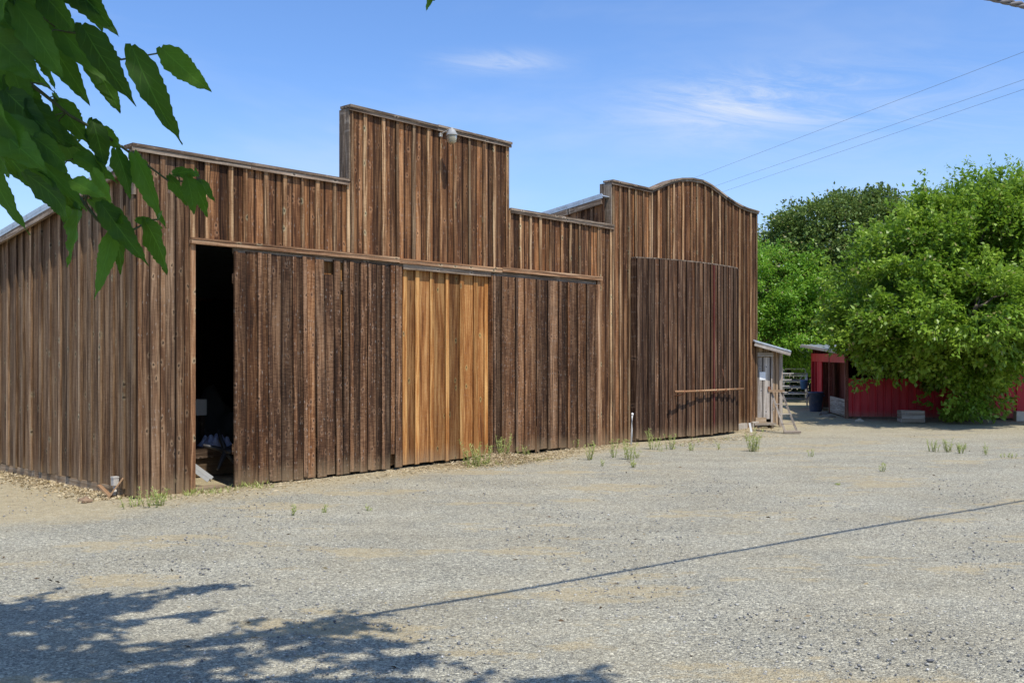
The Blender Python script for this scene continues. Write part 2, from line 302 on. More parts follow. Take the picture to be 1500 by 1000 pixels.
class MB:
    """mesh builder; keeps plank coordinates (pc) and a per-piece random triple (rnd)"""
    def __init__(s): s.v = []; s.f = []; s.pc = []; s.rn = []; s.mi = []; s.sm = []; s.eu = []
    def add(s, verts, faces, pc=None, rn=None, mi=0, smooth=False, plank=False):
        b = len(s.v); s.v += [tuple(x) for x in verts]
        s.f += [tuple(b + i for i in f) for f in faces]
        pl = [tuple(x) for x in (pc if pc is not None else verts)]
        if plank:
            e0 = min(x[0] for x in pl); e1 = max(x[0] for x in pl)
            s.eu += [((x[0] - e0) / (e1 - e0) * 2 - 1, 0, 0) for x in pl]
        else: s.eu += [(0, 0, 0)] * len(pl)
        s.pc += pl
        rn = rn or (random.random(), random.random(), random.random())
        s.rn += [rn] * len(verts); s.mi += [mi] * len(faces); s.sm += [smooth] * len(faces)
    def box(s, x0, x1, y0, y1, z0, z1, along='z', rn=None, mi=0):
        vs = [(x, y, z) for z in (z0, z1) for y in (y0, y1) for x in (x0, x1)]
        fs = [(0, 2, 3, 1), (4, 5, 7, 6), (0, 1, 5, 4), (1, 3, 7, 5), (3, 2, 6, 7), (2, 0, 4, 6)]
        pcs = {'z': vs, 'x': [(z, y, x) for x, y, z in vs], 'y': [(x, z, y) for x, y, z in vs]}[along]
        s.add(vs, fs, pcs, rn, mi)
    def frame_box(s, o, a, d, c, L, W, T, rn=None, mi=0):
        """box from point o along unit a (length L), width W along d (centred), thickness T along c"""
        o, a, d, c = map(Vector, (o, a, d, c)); vs = []; pcs = []
        for l in (0, L):
            for t in (0, T):
                for w in (-W / 2, W / 2):
                    vs.append(o + a * l + d * w + c * t); pcs.append((w, t, l))
        fs = [(0, 2, 3, 1), (4, 5, 7, 6), (0, 1, 5, 4), (1, 3, 7, 5), (3, 2, 6, 7), (2, 0, 4, 6)]
        s.add(vs, fs, pcs, rn, mi)
    def bar(s, p, q, w, t, up=(0, 0, 1), rn=None, mi=0):
        p, q = Vector(p), Vector(q); a = (q - p).normalized()
        d = a.cross(Vector(up))
        if d.length < 1e-4: d = a.cross(Vector((1, 0, 0)))
        d.normalize(); c = d.cross(a).normalized()
        s.frame_box(p - c * t / 2, a, d, c, (q - p).length, w, t, rn, mi)
    def plank(s, path, x0, x1, th, z0, ztop, levels=5, jx=0.004, jy=0.004, lean=0.0, rn=None, mi=0, axis='x', out0=0.0, zfree=None):
        """upright plank. path(t)-> (base point x,y ; outward normal x,y). Spans x0..x1 along the path,
        ztop = (left, right) heights. th = thickness; out0 = how far its outer face stands out."""
        vs = []; pcs = []
        w = x1 - x0
        ax = random.uniform(-jx, jx); ay = random.uniform(-jy, jy)
        zl, zr = ztop
        for i in range(levels + 1):
            k = i / levels
            dx = ax * math.sin(k * 2.6 + ax * 900) + lean * (k - 0.5)
            dy = ay * math.sin(k * 3.1 + 1 + ay * 700)
            for (xx, zt) in ((x0, zl), (x1, zr)):
                (px, py), (nx, ny) = path(xx + dx)
                z = z0 + (zt - z0) * k
                o = out0 + dy
                vs.append((px + nx * o, py + ny * o, z)); pcs.append((xx, 0, z))
                vs.append((px + nx * (o - th), py + ny * (o - th), z)); pcs.append((xx, th, z))
        fs = []
        for i in range(levels):
            a = i * 4; b = a + 4
            fs += [(a, a + 2, b + 2, b), (a + 2, a + 3, b + 3, b + 2), (a + 3, a + 1, b + 1, b + 3), (a + 1, a, b, b + 1)]
        fs += [(0, 1, 3, 2), (levels * 4, levels * 4 + 2, levels * 4 + 3, levels * 4 + 1)]
        s.add(vs, fs, pcs, rn, mi, plank=True)
    def tube(s, pts, r, n=8, cap=True, mi=0, rn=None):
        pts = [Vector(p) for p in pts]
        rs = r if hasattr(r, '__len__') else [r] * len(pts)
        vs = []; pcs = []; L = 0
        ref = Vector((0, 0, 1))
        for i, p in enumerate(pts):
            a = (pts[min(i + 1, len(pts) - 1)] - pts[max(i - 1, 0)]).normalized()
            d = a.cross(ref)
            if d.length < 0.05: d = a.cross(Vector((1, 0, 0)))
            d.normalize(); c = d.cross(a)
            if i: L += (p - pts[i - 1]).length
            for k in range(n):
                an = 2 * math.pi * k / n
                vs.append(p + (d * math.cos(an) + c * math.sin(an)) * rs[i]); pcs.append((an * rs[i], 0, L))
        fs = []
        for i in range(len(pts) - 1):
            for k in range(n):
                k2 = (k + 1) % n
                fs.append((i * n + k, i * n + k2, (i + 1) * n + k2, (i + 1) * n + k))
        if cap:
            fs.append(tuple(range(n - 1, -1, -1))); fs.append(tuple((len(pts) - 1) * n + k for k in range(n)))
        s.add(vs, fs, pcs, rn, mi, True)
    def lathe(s, c, prof, n=20, mi=0):
        vs = []; 
        for r, z in prof:
            for k in range(n):
                an = 2 * math.pi * k / n; vs.append((c[0] + r * math.cos(an), c[1] + r * math.sin(an), c[2] + z))
        fs = []
        for i in range(len(prof) - 1):
            for k in range(n):
                k2 = (k + 1) % n; fs.append((i * n + k, i * n + k2, (i + 1) * n + k2, (i + 1) * n + k))
        s.add(vs, fs, None, None, mi, True)
    def build(s, name, mats, parent=None, loc=None):
        me = bpy.data.meshes.new(name)
        me.from_pydata(s.v, [], s.f)
        for mt in (mats if isinstance(mats, (list, tuple)) else [mats]): me.materials.append(mt)
        me.polygons.foreach_set('material_index', s.mi)
        me.polygons.foreach_set('use_smooth', s.sm)
        for nm, dat in (('pc', s.pc), ('rnd', s.rn), ('eu', s.eu)):
            a = me.attributes.new(nm, 'FLOAT_VECTOR', 'POINT')
            a.data.foreach_set('vector', np.array(dat, dtype=np.float32).ravel())
        me.update()
        o = bpy.data.objects.new(name, me); COL.objects.link(o)
        if parent: o.parent = parent
        if loc: o.location = loc
        return o

def fast_mesh(name, verts, quads, rnd, mat, parent=None, luv=None, smooth_=False):
    me = bpy.data.meshes.new(name)
    verts = np.asarray(verts, np.float32); quads = np.asarray(quads, np.int32)
    n, k = quads.shape
    me.vertices.add(len(verts)); me.vertices.foreach_set('co', verts.ravel())
    me.loops.add(n * k); me.loops.foreach_set('vertex_index', quads.ravel())
    me.polygons.add(n); me.polygons.foreach_set('loop_start', np.arange(n, dtype=np.int32) * k)
    if smooth_: me.polygons.foreach_set('use_smooth', np.ones(n, dtype=bool))
    a = me.attributes.new('rnd', 'FLOAT_VECTOR', 'POINT'); a.data.foreach_set('vector', np.asarray(rnd, np.float32).ravel())
    if luv is not None:
        a = me.attributes.new('luv', 'FLOAT_VECTOR', 'POINT'); a.data.foreach_set('vector', np.asarray(luv, np.float32).ravel())
    me.materials.append(mat); me.update(calc_edges=True); me.validate()
    o = bpy.data.objects.new(name, me); COL.objects.link(o)
    if parent: o.parent = parent
    return o

# ------------------------------------------------------------------ frame of the barn front
CX, CY = -5.189, 13.406
UX, UY = 0.6713, 0.7412
NX, NY = 0.7412, -0.6713
BROT = math.atan2(UY, UX)

# ground
def build_ground():
    v = []; f = []
    xs = [-400, -120, -40] + [x for x in range(-20, 31, 2)] + [50, 140, 420]
    ys = [-60, -20] + [y for y in range(-6, 50, 2)] + [70, 140, 500]
    for y in ys:
        for x in xs:
            z = 0.0
            if -16 <= x <= 24 and 3 <= y <= 28: z = 0.012 * math.sin(x * 1.7 + y * 0.6) + 0.010 * math.sin(y * 1.3 - x * 0.4) - 0.012
            v.append((x, y, z))
    nx = len(xs)
    for j in range(len(ys) - 1):
        for i in range(nx - 1):
            f.append((j * nx + i, j * nx + i + 1, (j + 1) * nx + i + 1, (j + 1) * nx + i))
    me = bpy.data.meshes.new('ground'); me.from_pydata(v, [], f); me.materials.append(ground_mat())
    me.polygons.foreach_set('use_smooth', [True] * len(f))
    o = bpy.data.objects.new('ground', me); COL.objects.link(o)
    props(o, 'grey gravel yard with tan dirt showing through', 'ground', kind='structure')
build_ground()

# loose stones (uncountable)
def scatter_stones():
    N = 15000
    y = 4.6 + 11 * rng.random(N) ** 1.7
    x = (rng.random(N) * 2 - 1) * 0.62 * y + 0.2
    t = (x - CX) * UX + (y - CY) * UY; od = (x - CX) * NX + (y - CY) * NY
    keep = (od > 0.25) | (t < -0.4)
    x = x[keep]; y = y[keep]; N = len(x)
    r = 0.005 + 0.011 * rng.random(N) ** 3.0
    octv = np.array([(1, 0, 0), (0, 1, 0), (-1, 0, 0), (0, -1, 0), (0, 0, 1), (0, 0, -1)], float)
    octf = np.array([(0, 1, 4), (1, 2, 4), (2, 3, 4), (3, 0, 4), (1, 0, 5), (2, 1, 5), (3, 2, 5), (0, 3, 5)])
    an = rng.random(N) * 6.28
    sc = np.stack([r * rng.uniform(0.8, 1.6, N), r * rng.uniform(0.7, 1.2, N), r * rng.uniform(0.4, 0.8, N)], 1)
    V = octv[None] * sc[:, None] * rng.uniform(0.75, 1.25, (N, 6, 1))
    ca, sa = np.cos(an)[:, None], np.sin(an)[:, None]
    X = V[..., 0] * ca - V[..., 1] * sa + x[:, None]; Y = V[..., 0] * sa + V[..., 1] * ca + y[:, None]
    Z = V[..., 2] + sc[:, 2:3] * 0.15 + (0.012 * np.sin(x * 1.7 + y * 0.6) + 0.010 * np.sin(y * 1.3 - x * 0.4) - 0.012)[:, None]
    V = np.stack([X, Y, Z], -1).reshape(-1, 3)
    F = (octf[None] + (np.arange(N) * 6)[:, None, None]).reshape(-1, 3)
    rn = np.repeat(rng.random((N, 3)), 6, 0)
    m, g = new_mat('loose_stone')
    r_ = g.sep(g.attr('rnd'))
    c = g.ramp(r_[0], [(0.0, (0.11, 0.11, 0.12)), (0.35, (0.23, 0.23, 0.225)), (0.75, (0.35, 0.335, 0.30)), (0.96, (0.46, 0.44, 0.39)), (1.0, (0.66, 0.64, 0.60))])
    g.out(g.bsdf(c, 0.9, spec=0.2))
    o = fast_mesh('gravel', V, F, rn, m)
    props(o, 'loose grey stones lying on the gravel yard', 'gravel', kind='stuff')
scatter_stones()

# ------------------------------------------------------------------ BARN
barn = thing('barn', 'long weathered brown board barn with stepped and arched false front', 'barn', (CX, CY, 0), BROT)

def fpath(x): return (x, 0.0), (0.0, -1.0)            # along the front, outward is -y
def lpath(x): return (0.0, x), (-1.0, 0.0)            # along the left side (x runs to the back)

ARCH = [(12.55, 5.82), (12.95, 5.97), (13.35, 6.12), (13.8, 6.24), (14.3, 6.31), (14.8, 6.325), (15.2, 6.27), (15.6, 6.17), (16.0, 6.06), (16.4, 5.97), (16.8, 5.91), (17.1, 5.88), (17.72, 5.86)]
def top(t):
    if t < 3.70: return 4.85
    if t < 7.60: return 6.10
    if t < 11.02: return 4.82
    if t <= 12.55: return 5.82
    for (a, za), (b, zb) in zip(ARCH, ARCH[1:]):
        if a <= t <= b: return za + (zb - za) * (t - a) / (b - a)
    return 5.86

def siding(mb, path, t0, t1, z0f, ztf, pitch=0.34, batten=True, th=0.025, out0=0.0, bw=0.072, mbat=1, per=2, mi=0, wv=0.03, zj=0.012, bat_j=0.012, gapw=0.011, skip=0.0, lean=0.0, first=True):
    """board-and-batten run from t0 to t1"""
    n = max(1, round((t1 - t0) / pitch)); p = (t1 - t0) / n
    ed_ = [t0] + [t0 + (k + random.uniform(-.16, .16)) * p for k in range(1, n)] + [t1]
    for i in range(n):
        a, b = ed_[i], ed_[i + 1]
        cuts = [a] + [a + (b - a) * k / per + random.uniform(-wv, wv) for k in range(1, per)] + [b]
        for c, d in zip(cuts, cuts[1:]):
            if d - c < 0.03: continue
            z0 = z0f((c + d) / 2) + random.uniform(-zj, zj)
            g2 = gapw / 2 * random.choice((0.4, 1, 1, 1.8))
            mb.plank(path, c + g2, d - g2, th, z0, (ztf(c + 0.004), ztf(d - 0.004)), out0=out0 + random.uniform(-0.004, 0.004), mi=mi, lean=random.uniform(-lean, lean))
        if batten and (i > 0 or first) and random.random() >= skip:
            w = bw * random.uniform(0.8, 1.2); x = a + random.uniform(-bat_j, bat_j)
            x = max(x, t0 + w / 2)
            mb.plank(path, x - w / 2, x + w / 2, 0.030, z0f(x) + random.uniform(-0.02, 0.03), (ztf(x - w / 2), ztf(x + w / 2)), out0=out0 + 0.033 + random.uniform(-0.004, 0.004), mi=mbat, jx=0.005, lean=random.uniform(-0.012, 0.012))
    if batten:
        w = bw; x = t1 - w / 2
        mb.plank(path, x - w / 2, x + w / 2, 0.022, z0f(x), (ztf(x - w / 2), ztf(x + w / 2)), out0=out0 + 0.0245, mi=mbat)

c0 = lambda t: 0.0
# corner panel left of the doorway, and the wall above the doors
mb = MB()
siding(mb, fpath, 0.0, 0.78, lambda t: -0.02, lambda t: 4.84, mbat=1, mi=0)
o = mb.build('corner_wall', [M['end'], M['end']], barn)
mb = MB()
siding(mb, fpath, 0.785, 3.70, lambda t: 3.63, lambda t: 4.84, mbat=1)
siding(mb, fpath, 3.70, 7.60, lambda t: 3.63, lambda t: 6.09, mbat=1)
siding(mb, fpath, 7.60, 10.56, lambda t: 3.63, lambda t: 4.81, mbat=1)
siding(mb, fpath, 10.56, 11.02, c0, lambda t: 4.81, mbat=1)
siding(mb, fpath, 11.02, 12.55, c0, lambda t: 5.81, mbat=1)
siding(mb, fpath, 12.55, 17.70, c0, lambda t: top(t) - 0.01, mbat=1, pitch=0.345)
mb.build('front_wall', [M['wall'], M['batten']], barn)

# parapet ends and backs
for bxs in (((3.672, 3.698, -0.02, 0.24, 4.86, 6.08), (3.664, 3.670, 0.10, 0.20, 4.86, 6.08)), ((7.602, 7.628, -0.02, 0.24, 4.83, 6.08),), ((10.992, 11.018, -0.02, 0.30, 4.83, 5.80),), ((-0.040, -0.003, 0.0, 0.16, 4.2, 4.83),)):
    mb = MB()
    for bx in bxs: mb.box(*bx)
    mb.build('parapet_end', M['cap'], barn)
for k, (a, b, zz) in enumerate(((0.01, 3.66, 4.83), (3.71, 7.59, 6.07), (7.64, 10.98, 4.79), (11.03, 12.54, 5.79), (12.55, 17.66, 5.83))):
    mb = MB(); x = a
    while x < b - 0.01:
        w = min(0.22, b - x); mb.box(x + .0005, x + w - .0005, 0.034 + random.uniform(0, .004), 0.055, 3.9, zz); x += w
    mb.build('parapet_backing', M['cap'], barn)
# caps
mb = MB()
def cap(t0, t1, z, d0=-0.075, d1=0.20, th=0.045):
    mb = MB()
    n = max(1, round((t1 - t0) / 1.9))
    for i in range(n):
        a = t0 + (t1 - t0) * i / n; b = t0 + (t1 - t0) * (i + 1) / n
        dz = random.uniform(-0.004, 0.006)
        mb.box(a + 0.002, b - 0.002, d0 + random.uniform(-0.008, 0.008), d1, z + dz, z + th + dz, along='x')
        mb.box(a + 0.003, b - 0.003, -0.058, -0.040, z - 0.055, z - 0.002, along='x')
    mb.build('parapet_cap', M['cap'], barn)
cap(-0.09, 3.66, 4.845); cap(3.66, 7.66, 6.095); cap(7.635, 11.06, 4.815); cap(10.98, 12.56, 5.815)
mb = MB()
for (a, za), (b, zb) in zip(ARCH, ARCH[1:]):
    L = math.hypot(b - a, zb - za); an = ((b - a) / L, 0, (zb - za) / L)
    mb.frame_box((a, 0.06, za - 0.006), an, (0, 1, 0), (-an[2], 0, an[0]), L + 0.006, 0.27, 0.04)
    mb.frame_box((a, -0.04, za - 0.055), an, (0, 1, 0), (-an[2], 0, an[0]), L + 0.004, 0.022, 0.048)
mb.build('parapet_cap', M['cap'], barn)

# header over the doors with its drip board
mb = MB()
for a, b, dz, dy in ((0.78, 4.72, 0.0, 0.0), (4.724, 7.35, -0.012, 0.006), (7.354, 10.57, 0.008, -0.004)):
    mb.box(a, b, -0.098 + dy, -0.002, 3.585 + dz, 3.640 + dz, along='x')
    mb.box(a + 0.003, b - 0.003, -0.105 + dy, -0.003, 3.642 + dz, 3.672 + dz, along='x')
mb.build('door_header', M['trim'], barn)
mb = MB()
mb.box(1.5, 10.42, -0.030, 0.010, 3.50, 3.584, along='x')
mb.box(4.84, 7.07, -0.058, -0.032, 3.475, 3.583, along='x')
mb.build('door_track', M['cap'], barn)
mb = MB()
mb.box(0.787, 0.865, -0.050, 0.03, -0.02, 3.583)
mb.build('door_jamb', M['trim'], barn)
mb = MB()
mb.plank(fpath, 10.44, 10.555, 0.06, -0.01, (3.584, 3.584), out0=0.060, lean=-0.02)
mb.build('door_jamb', M['trim'], barn)

# left sliding door: irregular boards, gaps at the top right
mb = MB()
x = 1.49
k = 0
while x < 4.80:
    w = random.uniform(0.13, 0.24)
    if x + w > 4.72: w = 4.815 - x
    ln = 0.0; zt = 3.53 + random.uniform(-0.02, 0.012)
    gap = 0.004
    if 2.85 < x < 4.2: ln = random.uniform(-0.07, 0.07) if random.random() < 0.6 else 0.0; gap = random.choice((0.004, 0.012, 0.022))
    if 3.0 < x < 3.18: zt -= 0.24
    z0 = 0.025 + random.uniform(-0.015, 0.015)
    if x > 4.42 and k == 0: z0 = 0.27; w = min(w, 0.13); k = 1
    mb.plank(fpath, x + gap, x + w - gap, 0.028, z0, (zt, zt + random.uniform(-0.01, 0.01)), out0=0.062 + random.uniform(-0.006, 0.006), lean=ln)
    if random.random() < 0.36 and 1.7 < x < 4.7:
        bw = random.uniform(0.05, 0.085)
        mb.plank(fpath, x - bw / 2, x + bw / 2, 0.02, z0 + random.uniform(0, .03), (zt, zt), out0=0.086 + random.uniform(-.002, .003), lean=random.uniform(-.03, .03), rn=(random.uniform(.5, 1), random.random(), random.random()))
    x += w
mb.box(1.487, 1.53, -0.095, -0.055, 0.03, 3.53)
mb.box(1.49, 4.81, -0.033, 0.0, 0.5, 0.65, along='x'); mb.box(1.49, 4.81, -0.033, 0.0, 3.05, 3.2, along='x')
dl = mb.build('sliding_door', M['door'], barn); props(dl, 'dark brown sliding door with crooked boards and gaps')
# orange door behind it
mb = MB()
siding(mb, fpath, 2.4, 7.06, lambda t: 0.05, lambda t: 3.5, pitch=0.36, out0=-0.036, bw=0.10, mbat=1, per=1, zj=0.02)
props(mb.build('sliding_door', [M['fresh'], M['freshbatten']], barn), 'fresh orange cedar door')
# right door
mb = MB()
siding(mb, fpath, 7.10, 10.41, lambda t: 0.06 - 0.015 * (t - 7.1), lambda t: 3.5, pitch=0.33, out0=0.062, bw=0.08, mbat=0, per=1, zj=0.03, gapw=0.012, lean=0.012)
for t in (8.35, 8.42, 8.0):
    mb.plank(fpath, t, t + 0.045, 0.015, 0.02, (0.55, 0.50), out0=0.084, lean=0.02)
mb.box(7.075, 7.098, -0.075, 0.03, 0.04, 3.5)
props(mb.build('sliding_door', [M['door']], barn), 'dark brown right hand door with battens')

# side wall
LZ = lambda y: 4.685 - 0.1445 * y
mb = MB()
siding(mb, lpath, 0.03, 9.0, lambda y: 0.10 + 0.004 * y if y > 0.35 else 0.02, lambda y: LZ(y) - 0.02, pitch=0.35, out0=0.0, mbat=1, per=1, bw=0.085, bat_j=0.02)
mb.build('side_wall', [M['side'], M['sidebatten']], barn)
mb = MB()
for a, b in ((0.36, 2.6), (2.605, 5.2), (5.205, 9.0)):
    mb.box(-0.012 + random.uniform(-.006, .006), 0.06, a, b, -0.05, 0.115, along='y')
mb.build('foundation', M['shedtan'], barn)

# roofs
mb = MB()
def roof_sheet(x0, x1, zf, y1, slope, over, rib=0.3):
    n = int((x1 - x0) / rib)
    a = Vector((0, 1, -slope)).normalized(); c = Vector((0, slope, 1)).normalized()
    L = y1 / a.y
    mb.frame_box(((x0 + x1) / 2, 0.03, zf), a, (1, 0, 0), c, L, x1 - x0, 0.02)
    mb.frame_box((x0 + 0.012, 0.034, zf - 0.045), a, (1, 0, 0), c, L, 0.02, 0.105)
    for i in range(n + 1):
        mb.frame_box((x0 + 0.02 + (x1 - x0 - 0.04) * i / n, 0.032, zf + 0.0205), a, (1, 0, 0), c, L, 0.03, 0.022)
roof_sheet(-0.14, 10.80, 4.66, 9.3, 0.1445, 0.1)
roof_sheet(10.72, 17.85, 5.475, 9.3, 0.1445, 0.1)
mb.build('roof', M['metalroof'], barn)
mb = MB()
mb.frame_box((-0.11, 0.10, 4.505), Vector((0, 1, -0.1445)).normalized(), (1, 0, 0), Vector((0, .1445, 1)).normalized(), 9.2, 0.045, 0.135)
mb.frame_box((10.745, 0.05, 5.30), Vector((0, 1, -0.1445)).normalized(), (1, 0, 0), Vector((0, .1445, 1)).normalized(), 9.2, 0.04, 0.155)
mb.build('rake_board', M['cap'], barn)
# second section's side wall above the low roof, end wall, rear wall
mb = MB()
siding(mb, lambda x: ((10.81, x), (-1, 0)), 0.05, 9.0, lambda y: 4.0 - 0.1445 * y, lambda y: 5.45 - 0.1445 * y, per=1, pitch=0.35, mbat=0)
siding(mb, lambda x: ((17.70, x), (1, 0)), 0.0, 9.0, lambda y: 0.12, lambda y: 5.45 - 0.1445 * y if y > 0.06 else 5.85, per=1, pitch=0.35, mbat=0)
siding(mb, lambda x: ((x, 9.0), (0, 1)), 0.0, 17.7, lambda y: 0.1, lambda y: 3.37 if y < 10.8 else 4.185, per=1, pitch=0.5, mbat=0)
mb.build('rear_wall', [M['wall']], barn)
# dark lining added inside, its colour darkened so the doorway reads black
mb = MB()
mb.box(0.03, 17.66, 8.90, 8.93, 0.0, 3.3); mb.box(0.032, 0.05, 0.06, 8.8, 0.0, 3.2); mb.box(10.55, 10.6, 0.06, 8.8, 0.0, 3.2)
mb.build('shade_lining', M['inner'], barn)

# curved bay with its cap, red batten
BAYP = [(11.75, 0.02), (11.755, 0.16), (12.25, 0.36), (13.0, 0.52), (13.8, 0.60), (14.6, 0.60), (15.4, 0.54), (15.84, 0.46), (15.845, 0.02)]
bay_len = [0.0]
for (a, b), (c, d) in zip(BAYP, BAYP[1:]): bay_len.append(bay_len[-1] + math.hypot(c - a, d - b))
def bpath(s):
    s = min(max(s, 0.0), bay_len[-1] - 1e-4)
    for i in range(len(BAYP) - 1):
        if bay_len[i] <= s <= bay_len[i + 1]:
            k = (s - bay_len[i]) / (bay_len[i + 1] - bay_len[i])
            (a, b), (c, d) = BAYP[i], BAYP[i + 1]
            tx, ty = c - a, -(d - b); L = math.hypot(tx, ty)
            return (a + (c - a) * k, -(b + (d - b) * k)), (ty / L, -tx / L)
mb = MB()
zt = lambda s: 4.17
siding(mb, bpath, bay_len[1], bay_len[-2], lambda s: 0.05, zt, pitch=0.33, per=2, mbat=0, out0=0.0, wv=0.02, bw=0.075)
mb.box(11.73, 11.752, -0.16, -0.03, 0.02, 4.17); mb.box(15.85, 15.872, -0.46, -0.03, 0.02, 4.17)
bay = mb.build('bay_wall', [M['bay']], barn); props(bay, 'dark bulging curved wall of boards')
mb = MB()
vs = [(a, -b, 4.175) for a, b in BAYP] ; n = len(vs)
mb.add(vs + [(x, y, 4.20) for x, y, z in vs], [tuple(range(n))[::-1], tuple(range(n, 2 * n))] + [(i, (i + 1) % n, n + (i + 1) % n, n + i) for i in range(n)])
mb.build('bay_cap', M['cap'], bay)
mb = MB()
sred = bay_len[4] + 0.55
mb.plank(bpath, sred - 0.03, sred + 0.03, 0.02, 0.06, (4.15, 4.15), out0=0.0485)
props(mb.build('red_batten', M['redbatten'], bay), 'thin red painted batten')

# hitching rail on the bay
mb = MB()
mb.tube([(12.50, -0.72, 1.13), (13.4, -0.72, 1.12), (14.6, -0.71, 1.115), (15.75, -0.665, 1.11)], [0.028, 0.026, 0.027, 0.025], 8)
rail = mb.build('wooden_rail', M['trim'], barn)
for t, dpt in ((12.85, 0.48), (14.35, 0.59), (14.75, 0.59)):
    mb = MB(); mb.tube([(t, -dpt, 1.02), (t, -0.70, 1.06), (t, -0.74, 1.08), (t, -0.75, 1.15)], 0.013, 6)
    mb.build('rail_bracket', M['rust'], rail)
mb = MB()
mb.tube([(14.78, -0.63, 1.62), (14.74, -0.68, 1.45), (14.82, -0.70, 1.35), (14.76, -0.69, 1.15)], 0.006, 5)
mb.build('hook', M['rust'], rail)

# concrete stub footing by the bay and barn end
for t, w, o in ((16.0, 0.35, 0.12), (16.5, 0.5, 0.10), (17.3, 0.4, 0.10)):
    mb = MB(); mb.box(t, t + w, -o, 0.02, -0.05, random.uniform(0.10, 0.17), along='x')
    mb.build('end_footing', M['concrete'], barn)

# ------------------------------------------------------------------ things at the barn
def BP(t, o, z=0.0): return (CX + UX * t + NX * o, CY + UY * t + NY * o, z)

lamp = thing('wall_lamp', 'grey metal and yellowed glass lamp on the tall central parapet', 'lamp', BP(5.76, 0.0, 5.93), BROT)
lamp.scale = (0.88, 0.95, 0.88)
mb = MB(); mb.lathe((0, -0.34, 0), [(0.02, 0.155), (0.028, 0.15), (0.03, 0.12), (0.055, 0.115), (0.062, 0.105), (0.118, 0.0), (0.116, -0.008), (0.10, -0.008)], 20)
mb.build('lamp_shade', M['lampmetal'], lamp)
mb = MB(); mb.lathe((0, -0.34, 0), [(0.099, -0.006), (0.100, -0.06), (0.090, -0.135), (0.06, -0.17), (0.0, -0.175)], 20)
mb.build('lamp_glass', M['lampglass'], lamp)
mb = MB(); mb.tube([(0, -0.02, 0.05), (0, -0.10, 0.09), (0, -0.28, 0.13), (0, -0.34, 0.14)], 0.012, 8); mb.box(-0.03, 0.03, -0.052, -0.01, 0.02, 0.09)
mb.build('bracket', M['offwhite'], lamp)

# electrical box on a stub pipe near the corner (side wall)
eb = thing('conduit_box', 'pale grey conduit box on a short pipe at the side wall foot', 'utility box', BP(0.0, 0.0), BROT)
mb = MB(); mb.box(-0.125, -0.05, 0.42, 0.50, 0.15, 0.27); mb.box(-0.130, -0.045, 0.415, 0.505, 0.255, 0.275)
mb.build('box', M['offwhite'], eb)
mb = MB(); mb.tube([(-0.088, 0.46, -0.02), (-0.088, 0.46, 0.15)], 0.020, 10); mb.tube([(-0.088, 0.46, 0.05), (-0.088, 0.46, 0.085)], 0.028, 10)
mb.build('pipe', M['offwhite'], eb)

def rock(name, label, loc, r, mat, sq=(1, 1, .6), cat='rock'):
    import bmesh
    bm = bmesh.new(); bmesh.ops.create_icosphere(bm, subdivisions=3, radius=r)
    for v in bm.verts:
        d = 0.75 + 0.5 * abs(math.sin(v.co.x * 9 / r * .3 + 1.3) * math.cos(v.co.y * 8 / r * .3) ) + random.uniform(-.06, .06)
        v.co = Vector((v.co.x * sq[0] * d, v.co.y * sq[1] * d, v.co.z * sq[2] * d))
    me = bpy.data.meshes.new(name); bm.to_mesh(me); bm.free(); me.materials.append(mat)
    o = bpy.data.objects.new(name, me); COL.objects.link(o); o.location = loc
    return props(o, label, cat)
rock('rock', 'dark brown lump of earth near the barn side wall', (-5.78, 13.15, 0.01), 0.085, M['rock'])
rock('rock', 'small pale stone lying in the shade before the red stable', (10.25, 28.6, 0.02), 0.11, M['paleblock'])
mb = MB()
mb.bar((-5.62, 13.50, 0.0), (-5.44, 13.56, 0.26), 0.09, 0.02); mb.bar((-5.60, 13.56, 0.0), (-5.80, 13.62, 0.16), 0.07, 0.02)
props(mb.build('broken_board', M['trim']), 'splintered board scraps against the barn corner', 'board')

# inside the doorway
ramp = thing('metal_channel', 'bright aluminium channel leaning inside the dark doorway', 'metal channel', BP(0, 0), BROT)
mb = MB(); mb.bar((1.32, 0.32, 0.10), (0.85, 1.0, 0.66), 0.15, 0.012, up=(0.3, 0.3, 1)); mb.bar((1.38, 0.36, 0.12), (0.91, 1.04, 0.68), 0.012, 0.05, up=(.3, .3, 1)); mb.bar((1.26, 0.27, 0.10), (0.79, 0.95, 0.66), 0.012, 0.05, up=(.3, .3, 1))
mb.build('channel', M['alu'], ramp)
mb = MB(); mb.box(0.9, 1.42, 0.02, 0.30, -0.02, 0.035, along='x')
props(mb.build('door_sill', M['cap'], barn), 'worn grey sill plank')
tbl = thing('panel_table', 'dull cream boxy panel raised inside the dark doorway', 'table', BP(0, 0), BROT)
mb = MB(); mb.box(1.9, 2.36, 2.2, 2.7, 0.95, 1.22); mb.build('box', M['tile'], tbl)
for x, y in ((1.95, 2.26), (2.31, 2.26), (1.95, 2.64), (2.31, 2.64)):
    mb = MB(); mb.box(x - .03, x + .03, y - .03, y + .03, 0, 0.948); mb.build('leg', M['inner'], tbl)
ch = thing('chair_base', 'five spoked swivel chair base lying inside the dark doorway', 'chair base', BP(2.12, -1.2), BROT)
mb = MB()
for k in range(5):
    a = 2 * math.pi * k / 5 + .3
    mb.tube([(0, 0, .42), (0.16 * math.cos(a), 0.05 + .1 * math.sin(a), .42 + 0.18 * math.sin(a)), (0.36 * math.cos(a), 0.05 + .2 * math.sin(a), .42 + .34 * math.sin(a))], [.045, .035, .022], 8)
mb.tube([(0, -.16, .42), (0, .1, .42)], .045, 10); mb.build('spokes', M['blackpl'], ch)
